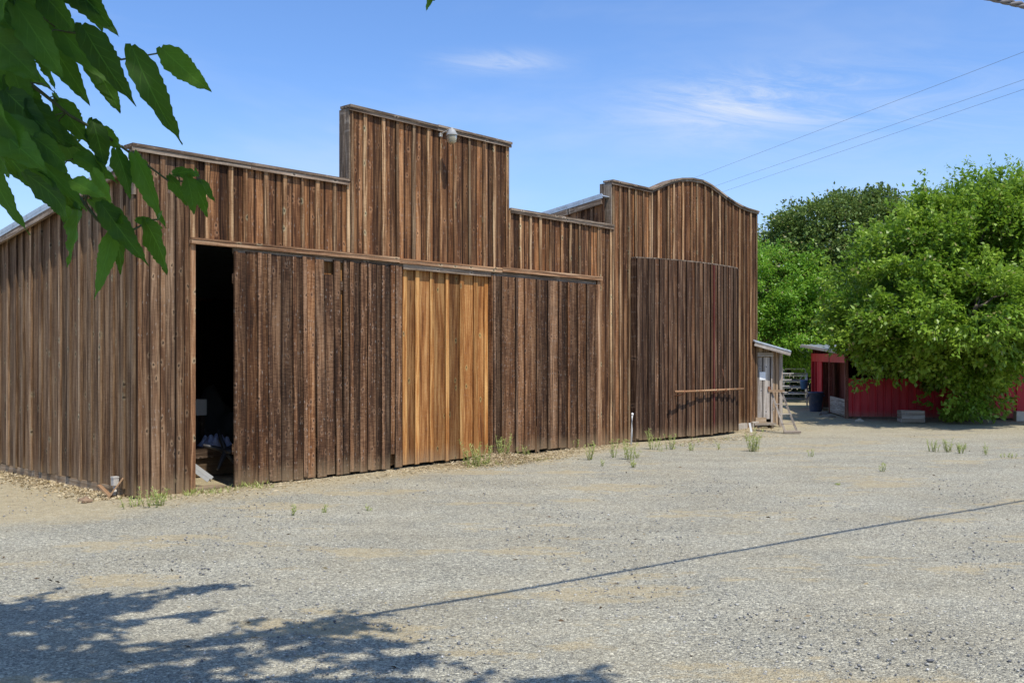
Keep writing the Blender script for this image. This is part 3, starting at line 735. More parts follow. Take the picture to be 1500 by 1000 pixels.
# sheeted heap
def heap(name, label, loc, sx, sy, sz, mat, cat, f=3.1):
    n = 22; V = []; F = []
    for j in range(n):
        for i in range(n):
            u, v = i / (n - 1) * 2 - 1, j / (n - 1) * 2 - 1
            h = max(0, (1 - u ** 4) * (1 - v ** 4)) ** .6
            V.append((u * sx, v * sy, h * sz * (0.7 + .18 * math.sin(u * f * 2 + v) + .16 * math.cos(v * f * 1.7 - u * 2) + .05 * math.sin(u * 17 + v * 11))))
    for j in range(n - 1):
        for i in range(n - 1): F.append((j * n + i, j * n + i + 1, (j + 1) * n + i + 1, (j + 1) * n + i))
    b = MB(); b.add(V, F, smooth=True); o = b.build(name, mat); o.location = loc; o.rotation_euler[2] = BROT
    return props(o, label, cat)
heap('sheeted_heap', 'grey dust sheet over a tall heap deep inside the barn', BP(3.6, -4.4), 0.8, 0.8, 1.35, M['tarp'], 'dust sheet')
heap('cloth_bundle', 'pale blue crumpled cloth on a low dark trunk in the doorway', BP(2.25, -1.75, 0.46), 0.22, 0.22, 0.20, M['bluebag'], 'cloth', 5.3)
mb = MB(); mb.box(1.75, 2.9, 1.5, 2.05, 0.30, 0.46, along='x'); mb.box(1.8, 2.85, 1.55, 2.0, 0.0, 0.298, along='x')
o = mb.build('storage_trunk', M['inner']); o.location = BP(0, 0); o.rotation_euler[2] = BROT
props(o, 'low dark trunk under the blue cloth inside the doorway', 'trunk')

# white stakes
mb = MB(); mb.tube([(0, 0, -.03), (0.012, 0.01, 0.34), (0.03, 0.012, 0.66)], [0.021, 0.021, 0.021], 10); mb.lathe((0.03, 0.012, 0.655), [(0.026, 0), (0.027, 0.03), (0.012, 0.045), (0, 0.047)], 10)
o = mb.build('pipe_stake', M['white']); o.location = (2.62, 21.35, 0); props(o, 'thin white plastic pipe standing before the dark boards', 'pipe')
mb = MB(); mb.bar((0, 0, -.02), (-0.05, 0.0, 0.22), 0.05, 0.02, up=(0, 1, 0))
o = mb.build('marker_stake', M['white']); o.location = (6.17, 25.0, 0); props(o, 'short white stake at the barn end behind a weed', 'stake')

# ------------------------------------------------------------------ grey shed
shed = thing('tool_shed', 'small silver grey shed with sloping roof against the barn end', 'shed', (6.50, 26.62, 0), R(8))
mb = MB()
sp = lambda x: ((x, 0), (0, -1))
siding(mb, sp, 0.0, 0.16, lambda t: 0.05, lambda t: 2.28 - 0.25 * t, pitch=0.16, per=1, batten=False)
siding(mb, sp, 0.64, 0.92, lambda t: 0.05, lambda t: 2.28 - 0.25 * t, pitch=0.14, per=1, batten=False)
siding(mb, sp, 0.16, 0.64, lambda t: 1.90, lambda t: 2.28 - 0.25 * t, pitch=0.24, per=1, batten=False)
siding(mb, lambda x: ((0.92, x), (1, 0)), 0.0, 1.5, lambda t: 0.05, lambda t: 2.04, per=1, batten=False)
siding(mb, lambda x: ((0.0, x), (-1, 0)), 0.0, 1.5, lambda t: 0.05, lambda t: 2.26, per=1, batten=False)
siding(mb, lambda x: ((x, 1.5), (0, 1)), 0.0, 0.92, lambda t: 0.05, lambda t: 2.04, per=1, batten=False)
mb.build('wall', [M['shedtan']], shed)
mb = MB()
mb.box(0.86, 0.95, -0.055, -0.004, 0.0, 2.03); mb.box(0.135, 0.185, -0.048, -0.004, 0.05, 1.92); mb.box(0.62, 0.67, -0.048, -0.004, 0.05, 1.92); mb.box(0.12, 0.69, -0.05, -0.004, 1.925, 2.03, along='x')
mb.build('corner_post', M['shed'], shed)
mb = MB()
siding(mb, sp, 0.19, 0.615, lambda t: 0.22, lambda t: 1.90, pitch=0.2, per=1, batten=False, out0=0.012, gapw=0.012)
dr = mb.build('door', [M['shed']], shed)
mb = MB(); mb.box(0.54, 0.60, -0.05, -0.015, 1.0, 1.10); mb.build('latch', M['rust'], dr)
mb = MB(); mb.box(0.30, 0.47, -0.022, -0.016, 1.28, 1.50)
props(mb.build('notice', M['paper'], dr), 'blank white notice on the shed door')
mb = MB()
a = Vector((1, 0, -0.27)).normalized()
mb.frame_box((0.0, 0.6, 2.33), a, (0, 1, 0), (0.26, 0, 0.965), 1.08, 2.0, 0.03)
for k in range(9): mb.frame_box((0.0, -0.3 + k * 0.22, 2.3605), a, (0, 1, 0), (0.26, 0, 0.965), 1.08, 0.04, 0.02)
rf = mb.build('roof', M['metalroof'], shed)
mb = MB(); mb.frame_box((0.0, -0.37, 2.22), a, (0, 1, 0), (0.26, 0, 0.965), 1.06, 0.03, 0.115); mb.build('fascia', M['shed'], rf)

step = thing('door_step', 'low wooden step with a short block in front of the shed door', 'step', (6.62, 26.50, 0), R(8))
mb = MB(); mb.box(-0.12, 0.50, -0.32, 0.02, 0.075, 0.125, along='x'); mb.build('tread', M['shed'], step)
for x0 in (-0.08, 0.38):
    mb = MB(); mb.box(x0, x0 + 0.06, -0.28, 0.0, -0.01, 0.073); mb.build('leg', M['shedtan'], step)
mb = MB(); mb.box(0.0, 0.30, -0.10, 0.02, 0.127, 0.26, along='x'); mb.build('block', M['shedtan'], step)

lad = thing('step_ladder', 'short grey wooden ladder leaning by the shed with a board top', 'ladder', (6.83, 24.6, 0), R(-10))
mb = MB(); mb.bar((0.10, 0, 0), (-0.22, 0.32, 1.02), 0.05, 0.03, up=(0, 1, 0)); mb.build('rail', M['shed'], lad)
mb = MB(); mb.bar((0.40, 0.06, 0), (0.04, 0.36, 1.02), 0.05, 0.03, up=(0, 1, 0)); mb.build('rail', M['shed'], lad)
for k in range(3):
    q = 0.22 + k * 0.24
    mb = MB(); mb.bar((0.10 - .32 * q, .32 * q, 1.02 * q), (0.40 - .36 * q, .06 + .30 * q, 1.02 * q), 0.07, 0.018); mb.build('rung', M['shed'], lad)
mb = MB(); mb.box(-0.30, 0.10, 0.20, 0.48, 1.022, 1.07, along='x'); mb.build('top_board', M['shedtan'], lad)
mb = MB(); mb.box(0.06, 0.48, -0.08, 0.10, 0.0, 0.05, along='x'); mb.build('foot_board', M['shed'], lad)

# ------------------------------------------------------------------ gate and corral panels
def rail_panel(name, label, cat, p, q, zs, r=0.024, posts=3, group=None, mat='steel'):
    p, q = Vector(p), Vector(q)
    th = thing(name, label, cat, p, 0, group)
    d = q - p
    for z in zs:
        b = MB(); b.tube([(0, 0, z), (d.x, d.y, z)], r, 8); b.build('rail', M[mat], th)
    for i in range(posts):
        k = i / (posts - 1); b = MB()
        b.tube([(d.x * k, d.y * k, zs[0] - 0.06 if i not in (0, posts - 1) else 0.05), (d.x * k, d.y * k, zs[-1] + 0.02)], r * 1.15, 8); b.build('upright', M[mat], th)
    return th
rail_panel('tube_gate', 'silver five rail tube gate between the shed and red stable', 'gate', (8.1, 36.3, 0), (10.98, 36.1, 0), (0.33, 0.56, 0.79, 1.02, 1.26), posts=4)
rail_panel('corral_panel', 'silver tube corral panel standing behind the gate', 'fence panel', (8.6, 40.3, 0), (12.1, 40.0, 0), (0.35, 0.6, 0.85, 1.1, 1.38), posts=5)
rail_panel('corral_panel', 'darker corral panel running deep behind the tube gate', 'fence panel', (10.2, 40.4, 0), (11.6, 47.0, 0), (0.35, 0.65, 0.95, 1.3), posts=5, mat='rust')
mb = MB()
bk = thing('feed_bucket', 'blue plastic bucket hung on the tube gate', 'bucket', (10.80, 35.9, 0.70))
mb.lathe((0, 0, 0), [(0.0, 0.0), (0.11, 0.0), (0.14, 0.30), (0.15, 0.30), (0.15, 0.32), (0.135, 0.32), (0.10, 0.03), (0, 0.03)], 16); mb.build('tub', M['bluebucket'], bk)
mb = MB(); mb.tube([(0.14 * math.cos(a), 0.0, 0.31 + 0.17 * math.sin(a)) for a in [k * math.pi / 8 for k in range(9)]], 0.006, 6); mb.build('handle', M['steel'], bk)
mb = MB()
mb.bar((9.86, 36.12, 1.27), (9.84, 36.10, 0.98), 0.16, 0.04, up=(0, 1, 0)); mb.bar((10.02, 36.12, 1.27), (10.03, 36.10, 1.06), 0.10, 0.04, up=(0, 1, 0)); mb.box(9.78, 10.07, 36.09, 36.2, 1.275, 1.30, along='x')
props(mb.build('leather_pad', M['tan']), 'tan leather pad hung over the top gate rail', 'pad')

# ------------------------------------------------------------------ red stable
st = thing('red_stable', 'long low red clad stable with tin roof behind the bright tree', 'stable', (10.35, 30.0, 0), R(-8.2))
def ribbed(mb, o, d, L, z0, z1, pitch=0.23, rib=0.03, flat=True):
    """ribbed sheet: from o along unit d, outward n = (d.y,-d.x)"""
    o, d = Vector(o), Vector(d); nrm = Vector((d.y, -d.x, 0)); prof = []
    x = 0.0
    while x < L:
        prof += [(x, 0), (min(L, x + pitch * .70), 0), (min(L, x + pitch * .78), rib), (min(L, x + pitch * .92), rib)]
        x += pitch
    prof.append((L, 0)); vs = []
    for z in (z0, z1):
        for x, h in prof:
            p = o + d * x + nrm * h; vs.append((p.x, p.y, z))
    n = len(prof)
    mb.add(vs, [(i, i + 1, n + i + 1, n + i) for i in range(n - 1)])
    vb = [(x - nrm.x * .012, y - nrm.y * .012, z) for x, y, z in vs]
    mb.add(vb, [(n + i, n + i + 1, i + 1, i) for i in range(n - 1)])
mb = MB(); ribbed(mb, (0, 0, 0), (1, 0, 0), 2.3, 0.06, 1.24); props(mb.build('half_wall', M['red'], st), 'low red half wall')
mb = MB(); ribbed(mb, (2.3, 0, 0), (1, 0, 0), 6.4, 0.06, 2.10, pitch=0.30); mb.build('front_wall', M['red'], st)
mb = MB(); mb.box(0.0, 8.7, 6.45, 6.47, 0.0, 2.25); mb.box(8.68, 8.70, 0.02, 6.44, 0.0, 2.2); mb.box(0.6, 0.62, 3.0, 6.4, 0.0, 2.2); mb.build('back_wall', M['redwood'], st)
mb = MB(); ribbed(mb, (0, 5.45, 0), (0, -1, 0), 1.15, 0.05, 1.95, pitch=0.38); mb.build('door', M['red'], st)
for y in (0.03, 2.75, 5.62, 6.4):
    mb = MB(); mb.box(-0.05, 0.05, y - 0.05, y + 0.05, 0.0, 2.02); mb.build('post', M['redwood'] if y < 4 else M['red'], st)
mb = MB(); mb.box(-0.04, 0.0, 0.1, 6.3, 1.72, 2.0, along='y'); mb.build('beam', M['red'], st)
mb = MB(); mb.box(-0.03, 0.0, 0.1, 2.65, 0.05, 0.30, along='y'); mb.box(-0.034, 0.0, 0.1, 2.65, 0.305, 0.58, along='y'); mb.build('kick_board', M['shed'], st)
mb = MB()
a = Vector((0, 1, 0.035)).normalized(); c_ = Vector((0, -0.035, 1)).normalized()
mb.frame_box((4.22, -0.35, 2.06), a, (1, 0, 0), c_, 7.2, 9.16, 0.03)
for k in range(32): mb.frame_box((-0.32 + k * 0.29, -0.352, 2.0905), a, (1, 0, 0), c_, 7.2, 0.04, 0.022)
rf = mb.build('roof', M['metalroof'], st)
mb = MB(); mb.frame_box((-0.375, -0.35, 2.01), a, (1, 0, 0), c_, 7.2, 0.025, 0.085); mb.build('fascia', M['paleblock'], rf)

tb = thing('trash_bin', 'dark blue round plastic bin standing by the red stable opening', 'bin', (10.55, 33.7, 0))
mb = MB(); mb.lathe((0, 0, 0), [(0, 0.0), (0.20, 0.0), (0.205, 0.03), (0.255, 0.62), (0.275, 0.63), (0.275, 0.68), (0.25, 0.68), (0.19, 0.06), (0, 0.06)], 22); mb.build('tub', M['bin'], tb)
for s_ in (-1, 1):
    mb = MB(); mb.box(s_ * 0.27 - .03, s_ * 0.27 + .03, -0.07, 0.07, 0.52, 0.58); mb.build('handle', M['bin'], tb)

cr = thing('wooden_crate', 'grey slatted wooden box on the ground under the bright tree', 'crate', (11.7, 28.45, 0), R(-6))
for z in (0.0, 0.115, 0.23):
    for y0 in (-0.2, 0.18):
        mb = MB(); mb.box(-0.31, 0.31, y0, y0 + 0.022, z + 0.004, z + 0.108, along='x'); mb.build('board', M['shed'], cr)
    for x0 in (-0.335, 0.313):
        mb = MB(); mb.box(x0, x0 + 0.022, -0.2, 0.2, z + 0.004, z + 0.108, along='y'); mb.build('board', M['shed'], cr)
mb = MB(); mb.box(-0.30, 0.30, -0.17, 0.17, 0.01, 0.03, along='x'); mb.build('bottom', M['shed'], cr)

mb = MB(); mb.box(-0.12, 0.12, -0.10, 0.10, 0.0, 0.26); mb.box(-0.125, 0.125, -0.105, 0.105, 0.262, 0.29)
o = mb.build('masonry_block', M['paleblock']); o.location = (15.1, 28.9, 0); props(o, 'pale upright block at the foot of the red wall', 'block')
for i, (x, y, rz, lb) in enumerate(((10.35, 32.2, 70, 'flat grey plank on the ground outside the stable opening'), (10.15, 31.2, 84, 'nearer grey plank on the ground beside the low red wall'))):
    mb = MB(); mb.box(-0.7, 0.7, -0.12, 0.12, 0.0, 0.045, along='x'); o = mb.build('plank', M['shed']); o.location = (x, y, 0.0); o.rotation_euler[2] = R(rz); props(o, lb, 'plank')

# ------------------------------------------------------------------ trees
def unit(a): return a / np.maximum(np.linalg.norm(a, axis=-1, keepdims=True), 1e-9)

def kite_leaves(P, A, L, W, fold=0.18):
    n = len(P)
    S_ = unit(np.cross(A, unit(rng.normal(size=(n, 3)) + np.array([0, 0, 1.3]))))
    Nn = np.cross(S_, A)
    L = L[:, None]; W = W[:, None]
    m = P + A * L * 0.42
    V = np.stack([P, m + S_ * W / 2 + Nn * W * fold, P + A * L, m - S_ * W / 2 + Nn * W * fold], 1).reshape(-1, 3)
    F = np.arange(n * 4).reshape(n, 4)
    return V, F

def crown(lobes, clumps_per_m2=3.0, leaves=230, csize=0.42, llen=0.12, lw=0.055, droop=0.28, zmin=0.2, fill=0.25, sprigs=40, sprig_len=0.7):
    Ps = []; As = []; Rn = []; tips = []
    for (cx, cy, cz, rx, ry, rz) in lobes:
        c = np.array([cx, cy, cz]); r = np.array([rx, ry, rz])
        area = 4 * math.pi * ((rx * ry) ** 1.6 / 3 + (rx * rz) ** 1.6 / 3 + (ry * rz) ** 1.6 / 3) ** (1 / 1.6)
        nc = int(area * clumps_per_m2)
        d = unit(rng.normal(size=(nc, 3)))
        rad = 0.78 + 0.26 * rng.random(nc)
        inner = rng.random(nc) < fill; rad[inner] = rng.uniform(0.35, 0.75, inner.sum())
        cc = c + d * r * rad[:, None]
        # drop clumps buried deep in other lobes
        keep = np.ones(nc, bool)
        for (ax, ay, az, bx, by, bz) in lobes:
            q = (cc - np.array([ax, ay, az])) / np.array([bx, by, bz])
            keep &= ~(np.linalg.norm(q, axis=1) < 0.42)
        keep &= cc[:, 2] > zmin
        cc = cc[keep]; d = d[keep]
        tips += list(cc[::6])
        for k in range(len(cc)):
            nl = int(leaves * rng.uniform(0.5, 1.4)); sz = csize * rng.uniform(0.6, 1.35)
            g_ = rng.normal(size=(nl, 3)); g_ = g_ * np.minimum(1, 1.9 / np.maximum(1e-6, np.linalg.norm(g_, axis=1)))[:, None]
            g_ *= sz * np.array([0.62, 0.62, 0.42])
            # clumps sag outward
            g_ += d[k] * (np.abs(rng.normal(size=nl)) * sz * 0.35)[:, None]
            P = cc[k] + g_
            A = unit(d[k] * 0.55 + unit(g_) * 0.5 + rng.normal(size=(nl, 3)) * 0.55 + np.array([0, 0, -droop]))
            Ps.append(P); As.append(A)
            tone = rng.normal(0, 0.22)
            rr = np.clip(rng.normal(0.5 + tone, 0.2, nl), 0, 1)
            Rn.append(np.stack([rr, rng.random(nl), rng.random(nl)], 1))
        # loose sprigs past the outline
        ns = int(sprigs * len(cc) / max(1, nc))
        for k in rng.choice(len(cc), min(ns, len(cc)), replace=False):
            di = unit(d[k] * 0.8 + rng.normal(size=3) * 0.35 + np.array([0, 0, 0.35])); L = sprig_len * rng.uniform(0.5, 1.2)
            nl = 26; s_ = rng.random(nl) ** 0.8 * L + 0.15
            P = cc[k] + di * csize * 0.5 + di * s_[:, None] + rng.normal(size=(nl, 3)) * 0.05 - np.array([0, 0, 1]) * (s_ ** 2)[:, None] * 0.18
            A = unit(di * 0.4 + rng.normal(size=(nl, 3)) * 0.7 + np.array([0, 0, -droop]))
            Ps.append(P); As.append(A); Rn.append(np.stack([np.clip(rng.normal(0.62, 0.2, nl), 0, 1), rng.random(nl), rng.random(nl)], 1))
    P = np.concatenate(Ps); A = np.concatenate(As); Rn = np.concatenate(Rn)
    ok = P[:, 2] > zmin * 0.5; P = P[ok]; A = A[ok]; Rn = Rn[ok]
    n = len(P)
    V, F = kite_leaves(P, A, llen * rng.uniform(0.65, 1.3, n), lw * rng.uniform(0.7, 1.25, n))
    return V, F, np.repeat(Rn, 4, 0), tips

def limb_pts(a, b, n=5, wob=0.12, sag=0.0):
    a, b = Vector(a), Vector(b); L = (b - a).length; pts = []
    for i in range(n + 1):
        k = i / n; p = a.lerp(b, k)
        if 0 < i < n: p += Vector((random.uniform(-1, 1), random.uniform(-1, 1), random.uniform(-1, 1))) * wob * L * 0.35
        p.z += sag * math.sin(k * math.pi) * L
        pts.append(p)
    return pts

def tree(name, label, base, lobes, mat, trunk_r=0.22, fork=1.6, extra=None, **kw):
    t = thing(name, label, 'tree', base)
    b = Vector(base)
    rel = [(l[0] - b.x, l[1] - b.y, l[2], l[3], l[4], l[5]) for l in lobes]
    V, F, Rn, tips = crown(rel, **kw)
    mb = MB()
    fk = Vector((random.uniform(-.1, .1), random.uniform(-.1, .1), fork))
    tp = limb_pts((0, 0, -0.1), fk, 4, 0.06); mb.tube(tp, [trunk_r * x for x in (1.35, 1.05, .95, .9, .85)], 10)
    mb.build('trunk', M['bark'], t)
    for l in rel:
        lb = MB(); c = Vector((l[0], l[1], l[2]))
        lb.tube(limb_pts(fk, c, 5, 0.12, 0.05), [trunk_r * x for x in (.6, .5, .4, .32, .24, .16)], 8)
        near = sorted(tips, key=lambda p: (Vector(p) - c).length)[:14]
        for p in near:
            lb.tube(limb_pts(c - (c - fk) * random.uniform(0, .5), p, 4, 0.14, 0.03), [trunk_r * x for x in (.16, .12, .09, .06, .03)], 5)
        lb.build('limb', M['bark'], t)
    fast_mesh('crown', V, F, Rn, M[mat], t)
    return t

# bright spreading tree in front of the red stable
tree('shade_tree', 'large bright green tree sweeping down in front of the red stable', (13.6, 29.0, 0),
     [(13.5, 28.8, 4.5, 2.4, 2.2, 2.2), (11.5, 28.4, 3.8, 1.9, 1.9, 1.7), (10.8, 28.6, 2.75, 1.3, 1.4, 1.0), (15.7, 29.8, 4.9, 2.3, 1.8, 2.1), (13.2, 27.9, 2.6, 2.0, 1.6, 1.4), (15.0, 28.7, 4.1, 1.4, 1.2, 1.1), (13.15, 28.3, 1.2, 0.95, 1.0, 1.0), (13.1, 28.8, 5.3, 1.3, 1.3, 1.1), (14.8, 29.0, 5.9, 1.8, 1.6, 1.1), (17.8, 30.6, 5.0, 2.0, 1.7, 2.1), (12.0, 27.7, 2.5, 1.2, 1.2, 0.85), (13.3, 28.2, 1.9, 1.15, 1.0, 1.0), (12.5, 26.1, 3.3, 1.7, 1.1, 1.0), (14.1, 26.4, 3.4, 1.4, 1.0, 0.9), (10.9, 26.7, 2.9, 1.0, 1.0, 0.7), (11.15, 27.9, 2.0, 0.9, 0.8, 0.65), (16.4, 27.6, 4.6, 1.4, 1.0, 0.9)],
     'leaf_bright', 0.26, 1.5, clumps_per_m2=1.75, leaves=230, csize=0.39, llen=0.145, lw=0.088, sprigs=150, fill=0.10)
# taller airy tree at the right edge
tree('shade_tree', 'taller airy tree rising at the right edge behind the bright one', (17.6, 33.0, 0),
     [(17.0, 33.0, 6.4, 1.9, 1.6, 1.5), (18.8, 33.2, 6.8, 2.0, 1.7, 1.6), (17.6, 33.0, 4.6, 2.3, 2.0, 1.7), (15.6, 33.2, 6.3, 1.3, 1.2, 1.2)],
     'leaf_bright', 0.22, 2.2, clumps_per_m2=1.5, leaves=110, csize=0.42, llen=0.13, lw=0.055, sprigs=60, sprig_len=1.1, zmin=2.4)
# dull oak behind
tree('oak_tree', 'dull dark green oak standing behind the other trees', (15.0, 43.5, 0),
     [(14.3, 43.0, 6.9, 2.6, 2.2, 2.1), (12.6, 43.0, 6.0, 1.9, 1.8, 1.9), (16.6, 43.0, 6.9, 2.5, 2.2, 2.0), (14.6, 42.6, 4.4, 3.0, 2.2, 2.0), (19.0, 43.2, 6.6, 2.4, 2.2, 2.0), (11.9, 42.6, 4.2, 1.5, 1.6, 1.6)],
     'leaf_oak', 0.34, 2.6, clumps_per_m2=2.3, leaves=190, csize=0.50, llen=0.16, lw=0.095, droop=0.15, sprigs=40, sprig_len=0.5)
# fresh green tree behind the shed
tree('young_tree', 'fresh green tree directly behind the grey shed', (10.2, 41.0, 0),
     [(10.2, 40.6, 4.7, 1.9, 1.7, 1.7), (11.3, 40.4, 3.6, 1.7, 1.6, 1.4), (9.2, 40.6, 3.7, 1.6, 1.6, 1.6), (10.3, 40.2, 2.6, 1.9, 1.5, 1.1), (12.4, 40.6, 4.4, 1.4, 1.4, 1.4), (12.6, 40.4, 2.6, 1.3, 1.3, 1.2), (8.1, 40.9, 4.3, 1.4, 1.4, 1.5)],
     'leaf_fresh', 0.2, 1.6, clumps_per_m2=1.6, leaves=190, csize=0.42, llen=0.14, lw=0.07, sprigs=40, zmin=0.9)
tree('bush', 'dark shaded bush far behind the tube gate', (11.0, 45.5, 0),
     [(10.6, 45.5, 1.6, 2.2, 1.2, 1.5), (13.4, 45.7, 1.7, 2.2, 1.2, 1.6), (8.2, 45.7, 1.7, 2.0, 1.2, 1.6)],
     'leaf_shade', 0.1, 0.6, clumps_per_m2=2.4, leaves=130, csize=0.5, llen=0.16, lw=0.09, sprigs=10, zmin=0.15)
# far wood that closes the view between the trunks
V, F, Rn, _ = crown([(x, 60 + (i % 3) * 1.5, 2.6 + (i % 2) * .6, 3.2, 2.0, 2.8) for i, x in enumerate(range(11, 42, 4))], clumps_per_m2=0.9, leaves=70, csize=0.8, llen=0.3, lw=0.18, sprigs=5)
props(fast_mesh('far_woods', V, F, Rn, M['leaf_oak']), 'dim far wood closing the view beyond the trees', 'woods', kind='stuff')

# ------------------------------------------------------------------ mulberry tree over the camera
mul = thing('mulberry_tree', 'overhanging mulberry branch with big toothed leaves at upper left', 'tree', (-4.9, 2.6, 0))
MO = np.array([-4.9, 2.6, 0.0])
FG = [
((-0.625, 1.75, 2.543),(-0.512, 1.668, 2.445),0.057),((-0.663, 1.7, 2.523),(-0.543, 1.602, 2.337),0.065),((-0.706, 1.6, 2.529),(-0.595, 1.538, 2.383),0.062),
((-0.758, 1.72, 2.544),(-0.656, 1.629, 2.4),0.047),((-0.782, 1.62, 2.601),(-0.681, 1.518, 2.498),0.058),((-0.788, 1.55, 2.552),(-0.687, 1.488, 2.42),0.063),
((-0.817, 1.66, 2.573),(-0.719, 1.66, 2.42),0.070),((-0.86, 1.6, 2.511),(-0.778, 1.586, 2.452),0.052),((-0.908, 1.7, 2.501),(-0.854, 1.682, 2.422),0.050),
((-0.811, 1.5, 2.362),(-0.674, 1.417, 2.26),0.073),((-0.824, 1.58, 2.371),(-0.668, 1.534, 2.217),0.084),((-0.77, 1.55, 2.287),(-0.677, 1.473, 2.196),0.050),
((-0.709, 1.6, 2.244),(-0.684, 1.511, 2.131),0.056),((-0.732, 1.7, 2.402),(-0.672, 1.603, 2.302),0.047),((-0.735, 1.74, 2.401),(-0.664, 1.656, 2.346),0.035),
((-0.675, 1.66, 2.348),(-0.651, 1.661, 2.262),0.043),((-0.648, 1.68, 2.343),(-0.589, 1.669, 2.215),0.050),((-0.68, 1.75, 2.352),(-0.633, 1.737, 2.262),0.042),
((-0.605, 1.72, 2.315),(-0.569, 1.706, 2.258),0.033),((-0.603, 1.74, 2.325),(-0.53, 1.653, 2.303),0.031),((-0.567, 1.7, 2.306),(-0.532, 1.627, 2.228),0.034),
((-0.567, 1.73, 2.306),(-0.532, 1.695, 2.236),0.032),((-0.561, 1.75, 2.31),(-0.528, 1.728, 2.268),0.024),((-0.57, 1.76, 2.323),(-0.572, 1.753, 2.338),0.014),
((-0.676, 1.6, 2.244),(-0.597, 1.596, 2.143),0.051),((-0.612, 1.64, 2.218),(-0.54, 1.54, 2.12),0.049),((-0.666, 1.62, 2.2),(-0.682, 1.583, 2.086),0.038),
((-0.675, 1.66, 2.202),(-0.658, 1.631, 2.13),0.027),((-0.675, 1.5, 2.263),(-0.601, 1.451, 2.228),0.035),((-0.667, 1.56, 2.291),(-0.601, 1.471, 2.225),0.036),
((-0.796, 1.66, 2.39),(-0.718, 1.607, 2.341),0.043),((-0.804, 1.7, 2.383),(-0.666, 1.601, 2.293),0.061),((-0.892, 1.68, 2.58),(-0.85, 1.682, 2.51),0.060),
((-0.886, 1.7, 2.636),(-0.834, 1.694, 2.568),0.061),((-0.863, 1.72, 2.649),(-0.798, 1.676, 2.573),0.056),((-0.86, 1.6, 2.588),(-0.781, 1.526, 2.507),0.062),
((-0.828, 1.74, 2.623),(-0.791, 1.739, 2.55),0.051),((-0.777, 1.6, 2.521),(-0.727, 1.559, 2.422),0.049),((-0.834, 1.62, 2.47),(-0.795, 1.616, 2.39),0.052),
((-0.869, 1.72, 2.477),(-0.826, 1.712, 2.402),0.050),((-0.892, 1.66, 2.444),(-0.819, 1.611, 2.358),0.059),((-0.919, 1.72, 2.365),(-0.854, 1.66, 2.299),0.050),
((-0.793, 1.6, 2.412),(-0.716, 1.562, 2.327),0.052),((-0.802, 1.72, 2.443),(-0.721, 1.662, 2.353),0.053),((-0.807, 1.78, 2.436),(-0.748, 1.689, 2.364),0.040),
((-0.871, 1.62, 2.37),(-0.771, 1.547, 2.304),0.052),((-0.733, 1.64, 2.333),(-0.659, 1.628, 2.283),0.042),((-0.79, 1.66, 2.304),(-0.687, 1.555, 2.225),0.048),
((-0.715, 1.66, 2.261),(-0.62, 1.556, 2.205),0.038),((-0.64, 1.66, 2.229),(-0.584, 1.625, 2.209),0.024),((-0.606, 1.67, 2.231),(-0.568, 1.594, 2.235),0.014),
((-0.826, 1.76, 2.471),(-0.785, 1.714, 2.397),0.034),((-0.908, 1.72, 2.443),(-0.82, 1.667, 2.359),0.061),((-0.758, 1.55, 2.344),(-0.679, 1.481, 2.272),0.050),
((-0.794, 1.68, 2.281),(-0.763, 1.69, 2.217),0.043),((-0.159, 1.9, 2.701),(-0.165, 1.813, 2.635),0.016),((-0.147, 1.9, 2.711),(-0.151, 1.84, 2.669),0.018)]
TW = [[(-1.163, 1.9, 2.729), (-0.969, 1.75, 2.638), (-0.812, 1.66, 2.557), (-0.727, 1.64, 2.541), (-0.685, 1.7, 2.515), (-0.629, 1.75, 2.543)],
[(-1.096, 1.85, 2.638), (-0.887, 1.68, 2.509), (-0.811, 1.68, 2.449), (-0.764, 1.68, 2.411), (-0.718, 1.7, 2.386), (-0.663, 1.72, 2.346), (-0.61, 1.72, 2.307), (-0.558, 1.75, 2.308)],
[(-1.067, 1.8, 2.516), (-0.844, 1.6, 2.376), (-0.782, 1.6, 2.317), (-0.734, 1.62, 2.276), (-0.693, 1.62, 2.224), (-0.67, 1.63, 2.203), (-0.643, 1.64, 2.208), (-0.616, 1.66, 2.229), (-0.603, 1.67, 2.231)],
[(-0.98, 1.7, 2.345), (-0.898, 1.66, 2.369), (-0.844, 1.66, 2.342)],
[(-0.159, 1.9, 2.701), (-0.144, 1.92, 2.737), (-0.085, 2.0, 2.833), (0.1, 2.1, 3.3)]]

